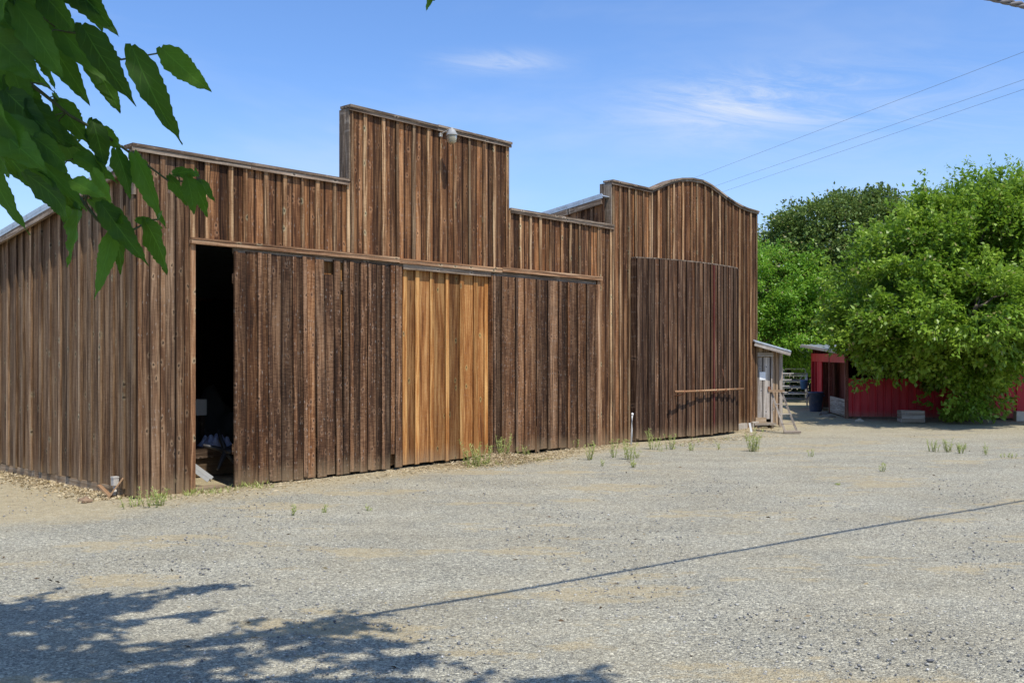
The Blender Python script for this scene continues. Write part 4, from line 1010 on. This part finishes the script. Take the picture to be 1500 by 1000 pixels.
def big_leaf(base, tip, w, lobed=False):
    """serrated pointed leaf: 7 columns across, ~26 stations along"""
    base, tip = Vector(base), Vector(tip); a = tip - base; L = a.length; a.normalize()
    view = Vector((0, -1, 0.1)) + Vector((random.uniform(-.75, .75), 0, random.uniform(-.6, .6)))
    s = a.cross(view).normalized(); nrm = s.cross(a).normalized()
    if random.random() < .5: nrm = nrm
    N = 30; V = []; UV = []; curl = random.uniform(-0.05, 0.12); fold = random.uniform(0.12, 0.5); twist = random.uniform(-.5, .5)
    cols = (-1, -.62, -.3, 0, .3, .62, 1)
    for i in range(N + 1):
        t = i / N
        wd = (min(1, t / 0.24) ** 0.62) * (1 - max(0, (t - 0.24) / 0.76) ** 1.25) ** 0.95
        wd = max(0.0, wd)
        if t > .86: wd = max(wd * .8, 0.05 * (1 - t) / .14)
        c = base + a * (L * t) - nrm * (curl * L * math.sin(t * 2.8)) + nrm * (0.06 * L * (1 - 2 * t) ** 2)
        ta = twist * t; s2 = s * math.cos(ta) + nrm * math.sin(ta); n2 = nrm * math.cos(ta) - s * math.sin(ta)
        for q in cols:
            tooth = 1.0; ofs = 0.0
            if abs(q) == 1:
                ph = (t * 11 + (0.3 if q > 0 else 0)) % 1.0
                tooth = 1.0 - 0.16 * ph; ofs = 0.0
            hw = w * 0.5 * wd * tooth * (1.0 if q > 0 else 0.93)
            ruff = 0.05 * w * math.sin(t * 21 + q * 2.0) * abs(q)
            # basal lobes reach back past the stalk
            back = -0.10 * L * (abs(q) ** 1.5) * max(0, 1 - t / 0.30) if t > 0 else -0.04 * L * abs(q)
            V.append(c + s2 * (hw * q) + n2 * (fold * hw * abs(q) + ruff) + a * back); UV.append((t, q, 0))
    m = len(cols); F = [(i * m + k, i * m + k + 1, (i + 1) * m + k + 1, (i + 1) * m + k) for i in range(N) for k in range(m - 1)]
    return V, F, UV

LV = []; LF = []; LU = []; LR = []
def put_leaf(b, t, w, tone=None):
    V, F, U = big_leaf(b, t, w); o = len(LV)
    LV.extend([tuple(Vector(v) - Vector(MO)) for v in V]); LF.extend([tuple(i + o for i in f) for f in F]); LU.extend(U)
    rr = (tone if tone is not None else random.random(), random.random(), random.random()); LR.extend([rr] * len(V))
twigs = MB()
for tw in TW:
    tgt = twigs if tw is not TW[4] else MB()
    tgt.tube([Vector(p) - Vector(MO) for p in tw], [0.0042 - 0.0028 * i / (len(tw) - 1) for i in range(len(tw))], 6)
    if tgt is not twigs: tgt.build('twig', M['twig'], mul)
allp = [Vector(p) for tw in TW for p in tw]
twpts = []
for tw in TW:
    for a, b in zip(tw, tw[1:]):
        for k in range(6): twpts.append(Vector(a).lerp(Vector(b), k / 6))
for i, (b, t, w) in enumerate(FG):
    put_leaf(b, t, w * 0.95, 0.95 if i in (26, 28, 29, 46) else random.choice((0.1, 0.25, 0.4, 0.6, 0.8, 0.95)))
    q = min(twpts, key=lambda p: (p - Vector(b)).length)
    if (q - Vector(b)).length > 0.004:
        mid = q.lerp(Vector(b), .5) + Vector((0, 0, .008))
        twigs.tube([q - Vector(MO), mid - Vector(MO), Vector(b) - Vector(MO)], [0.0014, 0.0011, 0.0009], 5)
# more leaves of the same spray just outside / behind, so it carries on beyond the edge
for i in range(40):
    y = random.uniform(1.45, 1.95)
    b = Vector((random.uniform(-1.10, -0.72) * y / 1.65, y, random.uniform(2.36, 2.75)))
    if b.x / b.y > -0.50 and b.z - 2 < 0.36 * b.y: b.x = -0.53 * b.y - random.random() * .2
    t = b + Vector((random.uniform(.03, .12), random.uniform(-.06, .06), random.uniform(-.15, -.08)))
    put_leaf(b, t, random.uniform(.05, .08))
    q = min(twpts, key=lambda p: (p - b).length)
    twigs.tube([q - Vector(MO), b - Vector(MO)], [0.0014, 0.0009], 5)

# limbs: out of frame overhead; ground-shadow streaks come from these
SUN_EL = R(62)
SH = np.array([0.5125, -0.858])                   # horizontal direction towards the sun
SUNV = np.array([SH[0] * math.cos(SUN_EL), SH[1] * math.cos(SUN_EL), math.sin(SUN_EL)])
lift = SUNV / SUNV[2]
LIMBS = [  # (ground track of the limb's shadow, height start/end, spread, density)
 ([(-5.4, 7.3), (-4.12, 7.81), (-3.48, 7.85), (-2.95, 8.07), (-2.49, 8.51)], 5.6, 6.2, .13, 1.0),
 ([(-5.6, 7.2), (-4.71, 7.44), (-3.88, 7.34), (-3.42, 7.48), (-3.11, 7.74)], 5.9, 6.4, .22, 1.6),
 ([(-4.4, 6.4), (-3.35, 6.9), (-3.02, 7.16), (-2.7, 7.38), (-2.3, 7.68)], 6.0, 6.5, .10, 1.1),
 ([(-4.3, 5.2), (-3.46, 5.78), (-3.21, 6.09), (-2.68, 6.36), (-2.11, 6.66), (-1.6, 6.9), (-1.24, 7.25)], 5.8, 6.6, .17, 1.7),
 ([(-3.3, 5.5), (-2.33, 6.02), (-1.97, 6.22), (-1.39, 6.58), (-0.91, 6.82)], 6.2, 6.7, .15, 1.5),
 ([(-2.8, 5.2), (-1.66, 5.9), (-1.4, 6.02), (-0.93, 6.29), (-0.56, 6.39)], 6.4, 6.8, .13, 1.3),
 ([(-2.4, 5.0), (-1.45, 5.55), (-1.11, 5.84), (-0.58, 5.9)], 6.3, 6.8, .15, 1.5),
 ([(-1.6, 5.1), (-0.59, 5.55), (-0.12, 5.86), (0.21, 5.98), (0.64, 6.09)], 6.5, 6.9, .10, 1.2),
 ([(-5.2, 6.0), (-4.3, 6.43), (-3.55, 6.73), (-2.94, 6.73)], 6.3, 6.6, .20, 1.7),
 ([(-5.5, 6.7), (-4.73, 7.07), (-4.19, 7.30), (-3.57, 7.15)], 6.1, 6.5, .24, 1.8),
 ([(-4.4, 5.6), (-3.9, 5.95), (-3.3, 6.25), (-2.6, 6.05)], 6.5, 6.9, .22, 1.8),
 ([(-3.6, 4.6), (-2.8, 5.3), (-2.1, 5.75), (-1.7, 5.8)], 6.5, 6.9, .22, 1.7),
 ([(-4.6, 4.2), (-3.3, 4.3), (-2.0, 4.4), (-0.8, 4.7)], 6.0, 6.6, .35, 1.6),
 ([(-4.4, 2.8), (-3.2, 2.8), (-2.0, 3.0), (-1.0, 3.3), (-0.2, 3.8)], 5.8, 6.4, .40, 1.7),
 ([(-4.4, 1.8), (-3.2, 1.6), (-2.2, 1.8), (-1.2, 2.2), (-0.4, 2.6)], 5.4, 6.0, .42, 1.8),
 ([(-5.8, 5.0), (-6.4, 6.2), (-6.8, 7.4)], 5.5, 6.2, .5, 1.5), ([(-5.6, 3.4), (-6.8, 4.2), (-7.8, 5.0)], 5.4, 6.0, .5, 1.5)]
CP = []; CA = []
limbmb = []
fork = Vector((-4.7, 2.5, 2.4))
for track, h0, h1, spread, dens in LIMBS:
    pts = []
    n = len(track)
    for i, (gx, gy) in enumerate(track):
        H = h0 + (h1 - h0) * i / (n - 1)
        pts.append(Vector((gx + lift[0] * H, gy + lift[1] * H, H)))
    lb = MB(); mid = fork.lerp(pts[0], .55) + Vector((0, 0, .35))
    path = [fork, mid] + pts
    rs = [0.075 - 0.062 * i / (len(path) - 1) for i in range(len(path))]
    lb.tube([p - Vector(MO) for p in path], rs, 7)
    lb.build('limb', M['bark'], mul)
    for a, b in zip(pts, pts[1:]):
        L = (b - a).length; d = (b - a).normalized(); ns = max(2, int(L * 10.5 * dens * (spread / .15) ** .5))
        for _ in range(ns):
            # side shoots carrying leaves along their length
            p = a.lerp(b, random.random() * (0.55 if b is pts[-1] else 1.0))
            sd = (d * .85 + Vector((random.gauss(0, .42), random.gauss(0, .42), random.gauss(-.1, .3)))).normalized()
            SL = spread * random.uniform(1.6, 4.2)
            p = p + Vector((random.gauss(0, .4), random.gauss(0, .4), random.gauss(0, .5))) * spread
            for q in range(int(SL / .036)):
                k = q * .036 / SL
                CP.append(p + sd * (k * SL) + Vector((random.gauss(0, .02), random.gauss(0, .02), -.10 * k * k + random.gauss(0, .02))))
                CA.append((sd * .6 + Vector((random.gauss(0, .55), random.gauss(0, .55), -.35 + random.gauss(0, .35)))).normalized())
CP = np.array([tuple(p) for p in CP]); CA = np.array([tuple(p) for p in CA])
# keep overhead leaves clear of the spray's own space and of the view
vis = (CP[:, 1] > 0.4) & (np.abs(CP[:, 0]) < 0.56 * CP[:, 1]) & ((CP[:, 2] - 2) < 0.40 * CP[:, 1])
CP = CP[~vis]; CA = CA[~vis]
n = len(CP)
Sd = unit(np.cross(CA, unit(rng.normal(size=(n, 3)) + np.array([0, 0, 1.0])))); Nn = np.cross(Sd, CA)
L = rng.uniform(.10, .19, n)[:, None]; W = L * rng.uniform(.5, .7, n)[:, None]
st_ = [(0.0, 0.0), (0.18, 0.75), (0.38, 1.0), (0.62, 0.72), (0.82, 0.32), (1.0, 0.0)]
cols = []
for t, wd in st_:
    c = CP + CA * L * t - Nn * L * .12 * t * t
    cols += [c - Sd * W * .5 * wd + Nn * W * .1 * wd, c, c + Sd * W * .5 * wd + Nn * W * .1 * wd]
V2 = np.stack(cols, 1); k = V2.shape[1]
F1 = np.array([(i * 3 + j, i * 3 + j + 1, (i + 1) * 3 + j + 1, (i + 1) * 3 + j) for i in range(5) for j in range(2)])
F2 = (F1[None] + (np.arange(n) * k)[:, None, None]).reshape(-1, 4)
U2 = np.tile(np.array([(t, q, 0) for t, _ in st_ for q in (-1, 0, 1)]), (n, 1))
R2 = np.repeat(rng.random((n, 3)), k, 0)
o1 = len(LV)
AV = np.concatenate([np.array(LV), V2.reshape(-1, 3) - MO]); AF = np.concatenate([np.array(LF), F2 + o1])
fast_mesh('crown', AV, AF, np.concatenate([np.array(LR), R2]), M['leaf_mulberry'], mul, luv=np.concatenate([np.array(LU), U2]), smooth_=True)
# trunk, and the low limb that carries the spray
mb = MB(); mb.tube([p - Vector(MO) for p in (Vector((-4.9, 2.6, -.1)), Vector((-4.88, 2.58, .8)), Vector((-4.78, 2.52, 1.7)), fork + Vector((0, 0, .15)))], [.30, .23, .20, .18], 12)
mb.build('trunk', M['bark'], mul)
mb = MB(); mb.tube([p - Vector(MO) for p in (fork, Vector((-3.6, 2.3, 3.4)), Vector((-2.4, 2.1, 3.35)), Vector((-1.6, 2.0, 2.95)), Vector((-1.163, 1.9, 2.729)))], [.07, .045, .028, .014, .005], 8)
for a in ((-1.096, 1.85, 2.638), (-1.067, 1.8, 2.516), (-0.98, 1.7, 2.345)):
    mb.tube([p - Vector(MO) for p in (Vector((-1.6, 2.0, 2.95)), Vector((-1.35, 1.92, 2.75 - (2.7 - a[2]) * .5)), Vector(a))], [.012, .007, .004], 6)
mb.tube([p - Vector(MO) for p in (Vector((0.1, 2.1, 3.3)), Vector((0.2, 1.6, 4.6)), Vector((-0.6, 1.2, 5.7)))], [.003, .008, .014], 6)
mb.build('limb', M['bark'], mul)
twigs.build('twig', M['twig'], mul)

# ------------------------------------------------------------------ overhead lines
def strand(p0, p1, ph, r_tw, r, n=420, sag=0.10):
    p0, p1 = Vector(p0), Vector(p1); d = (p1 - p0); L = d.length; a = d.normalized(); s = a.cross(Vector((0, 0, 1))).normalized(); u = s.cross(a)
    pts = []
    for i in range(n + 1):
        k = i / n; an = ph + k * L / 0.42 * 2 * math.pi
        pts.append(p0 + d * k + Vector((0, 0, -sag * 4 * k * (1 - k))) + (s * math.cos(an) + u * math.sin(an)) * r_tw)
    return pts
cab = thing('service_cable', 'thick twisted grey cable crossing the upper right corner', 'cable', (-5.0, 3.05, 4.62))
O = Vector((-5.0, 3.05, 4.62))
A0 = Vector((4.08, 8.0, 5.02)); dcab = Vector((.833, .548, .072))
E0 = A0 - dcab * 11.5; E1 = A0 + dcab * 14
for k in range(3):
    mb = MB(); mb.tube([p - O for p in strand(E0, E1, k * 2.094, 0.016, 0.013, n=560, sag=0.12)], 0.0135, 5); mb.build('strand', M['cable'], cab)
for i, (a, b, lb) in enumerate((((12.6, 20.0, 9.0), (6.6, 41.0, 9.0), 'highest of the three thin power lines above the trees'),
                                ((13.0, 22.6, 8.75), (6.2, 45.4, 8.7), 'middle one of the three thin power lines above the trees'),
                                ((13.4, 23.6, 8.75), (6.6, 48.0, 8.7), 'lowest of the three thin power lines above the trees'))):
    a, b = Vector(a), Vector(b); d = b - a; pts = []
    for k in range(61):
        q = -0.5 + k / 60 * 2.6; p = a + d * q; p.z += 0.02 * (q - .3) ** 2; pts.append(p)
    mb = MB(); mb.tube(pts, 0.0045, 5); props(mb.build('power_line', M['wire']), lb, 'power line', 'thin power lines')

# ------------------------------------------------------------------ weeds, litter
def gz(x, y): return 0.012 * math.sin(x * 1.7 + y * 0.6) + 0.010 * math.sin(y * 1.3 - x * 0.4) - 0.012
def weed(x, y, h, n, label, spread=0.12, leafy=1.0):
    t = thing('weed', label, 'weed', (x, y, gz(x, y)), 0, 'weeds growing in the gravel')
    sm = MB(); P = []; A = []
    for i in range(n):
        a = random.uniform(0, 6.28); r = random.uniform(0, spread); hh = h * random.uniform(.55, 1.0)
        b = Vector((r * math.cos(a), r * math.sin(a), -0.01)); tp = b + Vector((math.cos(a) * hh * .22, math.sin(a) * hh * .22, hh))
        m_ = b.lerp(tp, .5) + Vector((random.uniform(-.02, .02), random.uniform(-.02, .02), 0))
        sm.tube([b, m_, tp], [0.006, 0.0045, 0.002], 5)
        for k in range(int(22 * leafy * (hh / .35 + .35))):
            q = random.uniform(.08, 1.0); p = b.lerp(m_, q * 2) if q < .5 else m_.lerp(tp, q * 2 - 1)
            an = random.uniform(0, 6.28)
            P.append(tuple(p)); A.append(tuple(Vector((math.cos(an), math.sin(an), random.uniform(.2, 1.1))).normalized()))
    sm.build('stem', M['weedstem'], t)
    P = np.array(P); A = np.array(A); k = len(P)
    V, F = kite_leaves(P, A, (0.035 + .05 * h) * rng.uniform(.6, 1.4, k), (0.008 + .006 * h) * rng.uniform(.7, 1.3, k))
    fast_mesh('leaves', V, F, np.repeat(rng.random((k, 3)), 4, 0), M['weed'], t)
W = [(-4.66, 12.85, .30, 9, 'grassy weed tuft at the foot of the barn corner', .2), (-4.95, 12.75, .16, 8, 'short weed tuft left of the barn corner boards', .2),
     (-2.75, 12.15, .13, 3, 'small lone weed in the gravel before the dark doorway', .04), (-2.39, 12.36, .10, 3, 'tiny weed right of the lone one before the doorway', .04), (-1.85, 12.52, .10, 3, 'tiny weed in the gravel below the crooked door', .05),
     (-0.60, 17.5, .50, 13, 'bushy yellow green weed in straw by the orange door', .26), (-0.2, 18.6, .50, 10, 'tall feathery weed beside the dark right door', .16), (0.25, 19.1, .22, 6, 'short pale weed right of the tall feathery one', .2),
     (1.27, 20.5, .20, 4, 'low weed at the foot of the right door', .1), (1.45, 18.45, .36, 5, 'upright weed standing in gravel before the right door', .08), (1.62, 17.3, .18, 2, 'short thin weed in front of the upright one', .04),
     (1.97, 18.8, .40, 4, 'thin tall weed left of the white pipe', .08), (2.22, 18.4, .45, 6, 'thin tall weed in front of the white pipe', .1), (2.42, 18.7, .22, 3, 'short weed right of the white pipe', .05), (2.15, 17.1, .14, 5, 'low round weed nearest the camera before the pipe', .06), 
     (2.95, 20.3, .48, 5, 'pale stalky weed before the left part of the bulging wall', .1), (3.35, 20.4, .34, 5, 'yellowish weed before the middle of the bulging wall', .12), (3.75, 20.2, .2, 4, 'short weed before the right part of the bulging wall', .06), (4.35, 20.4, .16, 3, 'small weed near the right end of the bulging wall', .05),
     (4.98, 20.1, .46, 12, 'tall dense green weed standing alone before the shed', .13), (5.83, 18.95, .14, 3, 'small dark weed right of the tall dense one', .04), (6.3, 16.52, .15, 4, 'small lone weed in open gravel on the right', .05),
     (8.69, 20.0, .24, 7, 'upright weed at the left of the right hand group', .1), (8.95, 19.9, .28, 7, 'taller upright weed in the right hand group', .06), (9.05, 19.6, .22, 7, 'weed nearest in the right hand group', .08), (9.53, 20.45, .14, 5, 'low weed before the red wall', .14),
     (9.42, 19.3, .30, 3, 'single thin stalk weed near the right edge', .05), (9.58, 18.7, .10, 6, 'flat weed low at the right edge', .16), (5.0, 14.9, .06, 4, 'tiny yellow weed in the middle of the yard', .05)]
for x, y, h, n, lb, sp_ in W: weed(x, y, h * 1.05, int(n * 1.1 + .5), lb, sp_)

# grass blades along the front and at the corner, dry litter
def blades():
    P = []; A = []
    def put(x, y, r, n):
        for _ in range(n):
            a = random.uniform(0, 6.28); q = r * math.sqrt(random.random())
            P.append((x + q * math.cos(a), y + q * math.sin(a), gz(x, y) - .005)); an = random.uniform(0, 6.28)
            A.append(tuple(Vector((math.cos(an) * .5, math.sin(an) * .5, random.uniform(.5, 1.2))).normalized()))
    for _ in range(26):
        t = random.uniform(0.1, 2.2); put(*BP(t, random.uniform(.08, .5))[:2], .10, 14)
    for _ in range(18):
        t = random.uniform(5.8, 8.2); put(*BP(t, random.uniform(.1, .9))[:2], .14, 22)
    for _ in range(22):
        t = random.uniform(9.5, 15); put(*BP(t, random.uniform(.9, 1.8))[:2], .06, 6)
    P_, A_ = np.array(P), np.array(A); k = len(P_)
    V, F = kite_leaves(P_, A_, rng.uniform(.04, .13, k), rng.uniform(.006, .012, k))
    props(fast_mesh('grass', V, F, np.repeat(rng.random((k, 3)), 4, 0), M['weed']), 'sparse green grass blades along the barn front', 'grass', kind='stuff')
    # straw and chips
    N = 13000; t = rng.uniform(-0.5, 17.5, N); od = np.abs(rng.normal(0, .42, N)) + .04
    hp = rng.random(N) < .42; t[hp] = rng.normal(7.1, .75, hp.sum()); od[hp] = np.abs(rng.normal(.45, .30, hp.sum())) + .05
    od[(t > 11.5) & (t < 15.5)] += .85
    x = CX + UX * t + NX * od; y = CY + UY * t + NY * od
    z = np.array([gz(a, b) for a, b in zip(x, y)]) + rng.uniform(0.0, .012, N); z[hp] += .15 * rng.random(hp.sum()) * np.exp(-((t[hp] - 7.0) / .7) ** 2)
    ang = rng.random(N) * 6.28
    A2 = unit(np.stack([np.cos(ang), np.sin(ang), rng.normal(0, .22, N)], 1))
    V, F = kite_leaves(np.stack([x, y, z], 1), A2, rng.uniform(.025, .10, N), rng.uniform(.006, .022, N), .05)
    props(fast_mesh('litter', V, F, np.repeat(rng.random((N, 3)), 4, 0), M['drygrass']), 'dry straw and wood chips along the barn foot', 'litter', kind='stuff')
    N = 520; y = rng.uniform(5.0, 27, N); x = rng.uniform(-.55, .6, N) * y
    td = (x - CX) * UX + (y - CY) * UY; dd = (x - CX) * NX + (y - CY) * NY; k_ = (dd > .3) | (td < -.4); x = x[k_]; y = y[k_]; N = len(x)
    ang = rng.random(N) * 6.28
    V, F = kite_leaves(np.stack([x, y, np.array([gz(a, b) for a, b in zip(x, y)]) + .006], 1), unit(np.stack([np.cos(ang), np.sin(ang), rng.normal(0.05, .15, N)], 1)), rng.uniform(.02, .075, N), rng.uniform(.008, .03, N), .25)
    props(fast_mesh('litter', V, F, np.repeat(rng.random((N, 3)), 4, 0), M['deadleaf']), 'scattered dry leaf bits and bark chips over the gravel yard', 'litter', kind='stuff')
    # mound of crumbled earth at the side wall foot
    N = 2600; yy = rng.uniform(0.2, 5.5, N); xx = -np.abs(rng.normal(0.0, .28, N)) - .03
    px = CX + UX * xx - NX * yy; py = CY + UY * xx - NY * yy
    ang = rng.random(N) * 6.28
    A3 = unit(np.stack([np.cos(ang), np.sin(ang), rng.normal(.3, .3, N)], 1))
    V, F = kite_leaves(np.stack([px, py, np.full(N, -.003)], 1), A3, rng.uniform(.02, .07, N), rng.uniform(.012, .04, N), .2)
    props(fast_mesh('dirt_crumbs', V, F, np.repeat(rng.random((N, 3)), 4, 0), M['drygrass']), 'crumbled tan earth along the side wall foot', 'dirt', kind='stuff')
blades()

# ------------------------------------------------------------------ light, sky, camera
sun = bpy.data.lights.new('sun', 'SUN'); sun.energy = 5.0; sun.angle = R(0.53); sun.color = (1.0, 0.945, 0.84)
so = bpy.data.objects.new('sun', sun); COL.objects.link(so)
so.rotation_euler = Vector(SUNV).to_track_quat('Z', 'Y').to_euler(); so.location = (8, -12, 30)

w = bpy.data.worlds.new('World'); S.world = w; w.use_nodes = True
nt = w.node_tree; nt.nodes.clear(); g = G(nt)
sky = g.n('ShaderNodeTexSky', sky_type='NISHITA'); sky.sun_disc = False; sky.sun_elevation = SUN_EL; sky.sun_rotation = math.atan2(SH[0], SH[1]); sky.altitude = 0; sky.air_density = 1.0; sky.dust_density = 0.6; sky.ozone_density = 2.5
D = g.n('ShaderNodeTexCoord').outputs['Generated']
d = g.sep(D)
az = g.math('ARCTAN2', d[0], d[1]); el = g.math('ARCSINE', d[2])
def blob(a0, e0, sa, se):
    x = g.math('DIVIDE', g.math('SUBTRACT', az, a0), sa); y = g.math('DIVIDE', g.math('SUBTRACT', el, e0), se)
    r2 = g.math('ADD', g.math('MULTIPLY', x, x), g.math('MULTIPLY', y, y))
    return g.math('EXPONENT', g.math('MULTIPLY', r2, -1.0))
cv = g.n('ShaderNodeCombineXYZ', {0: g.math('MULTIPLY', az, 5.0), 1: g.math('MULTIPLY', g.math('ADD', el, g.math('MULTIPLY', az, 0.12)), 26.0)}).outputs[0]
wisp = g.noise(cv, 1.0, 7, 0.70, 1.6)
veil = g.noise(g.n('ShaderNodeCombineXYZ', {0: g.math('MULTIPLY', az, 2.0), 1: g.math('MULTIPLY', el, 7.0), 2: 3.3}).outputs[0], 1.0, 5, 0.6, 0.4)
mk = g.math('ADD', g.math('MULTIPLY', blob(-0.01, 0.292, 0.055, 0.010), 0.55), g.math('MULTIPLY', blob(0.24, 0.246, 0.105, 0.024), 0.75))
mk = g.math('ADD', mk, g.math('MULTIPLY', blob(0.33, 0.23, 0.22, 0.05), 0.22))
mk = g.math('MULTIPLY', mk, smooth(g, wisp, 0.28, 0.72))
mk = g.math('ADD', mk, g.math('MULTIPLY', smooth(g, veil, 0.42, 0.78), 0.26), clamp=True)
SKY_TINT = (1.12, 1.42, 1.85)
skyc = g.vmul(sky.outputs[0], SKY_TINT)
skyc = g.mix(g.math('MULTIPLY', smooth(g, el, 0.30, 0.02), 0.35), skyc, (6.0, 7.3, 8.7))
col = g.mix(mk, skyc, (7.0, 7.6, 8.6))
bg = g.n('ShaderNodeBackground', {'Color': col, 'Strength': 0.112})
o = g.n('ShaderNodeOutputWorld'); nt.links.new(bg.outputs[0], o.inputs[0])

cam = bpy.data.cameras.new('camera'); co_ = bpy.data.objects.new('camera', cam); COL.objects.link(co_)
co_.location = (0, 0, 2.0); co_.rotation_euler = (R(90), 0, 0)
cam.sensor_width = 36; cam.lens = 36 * 1421 / 1500; cam.shift_y = 0.012; cam.clip_end = 2000; cam.clip_start = 0.05
S.camera = co_
S.view_settings.view_transform = 'Standard'; S.view_settings.look = 'None'; S.view_settings.exposure = 0; S.view_settings.gamma = 1
S.cycles.max_bounces = 6; S.cycles.transmission_bounces = 4; S.cycles.use_denoising = True
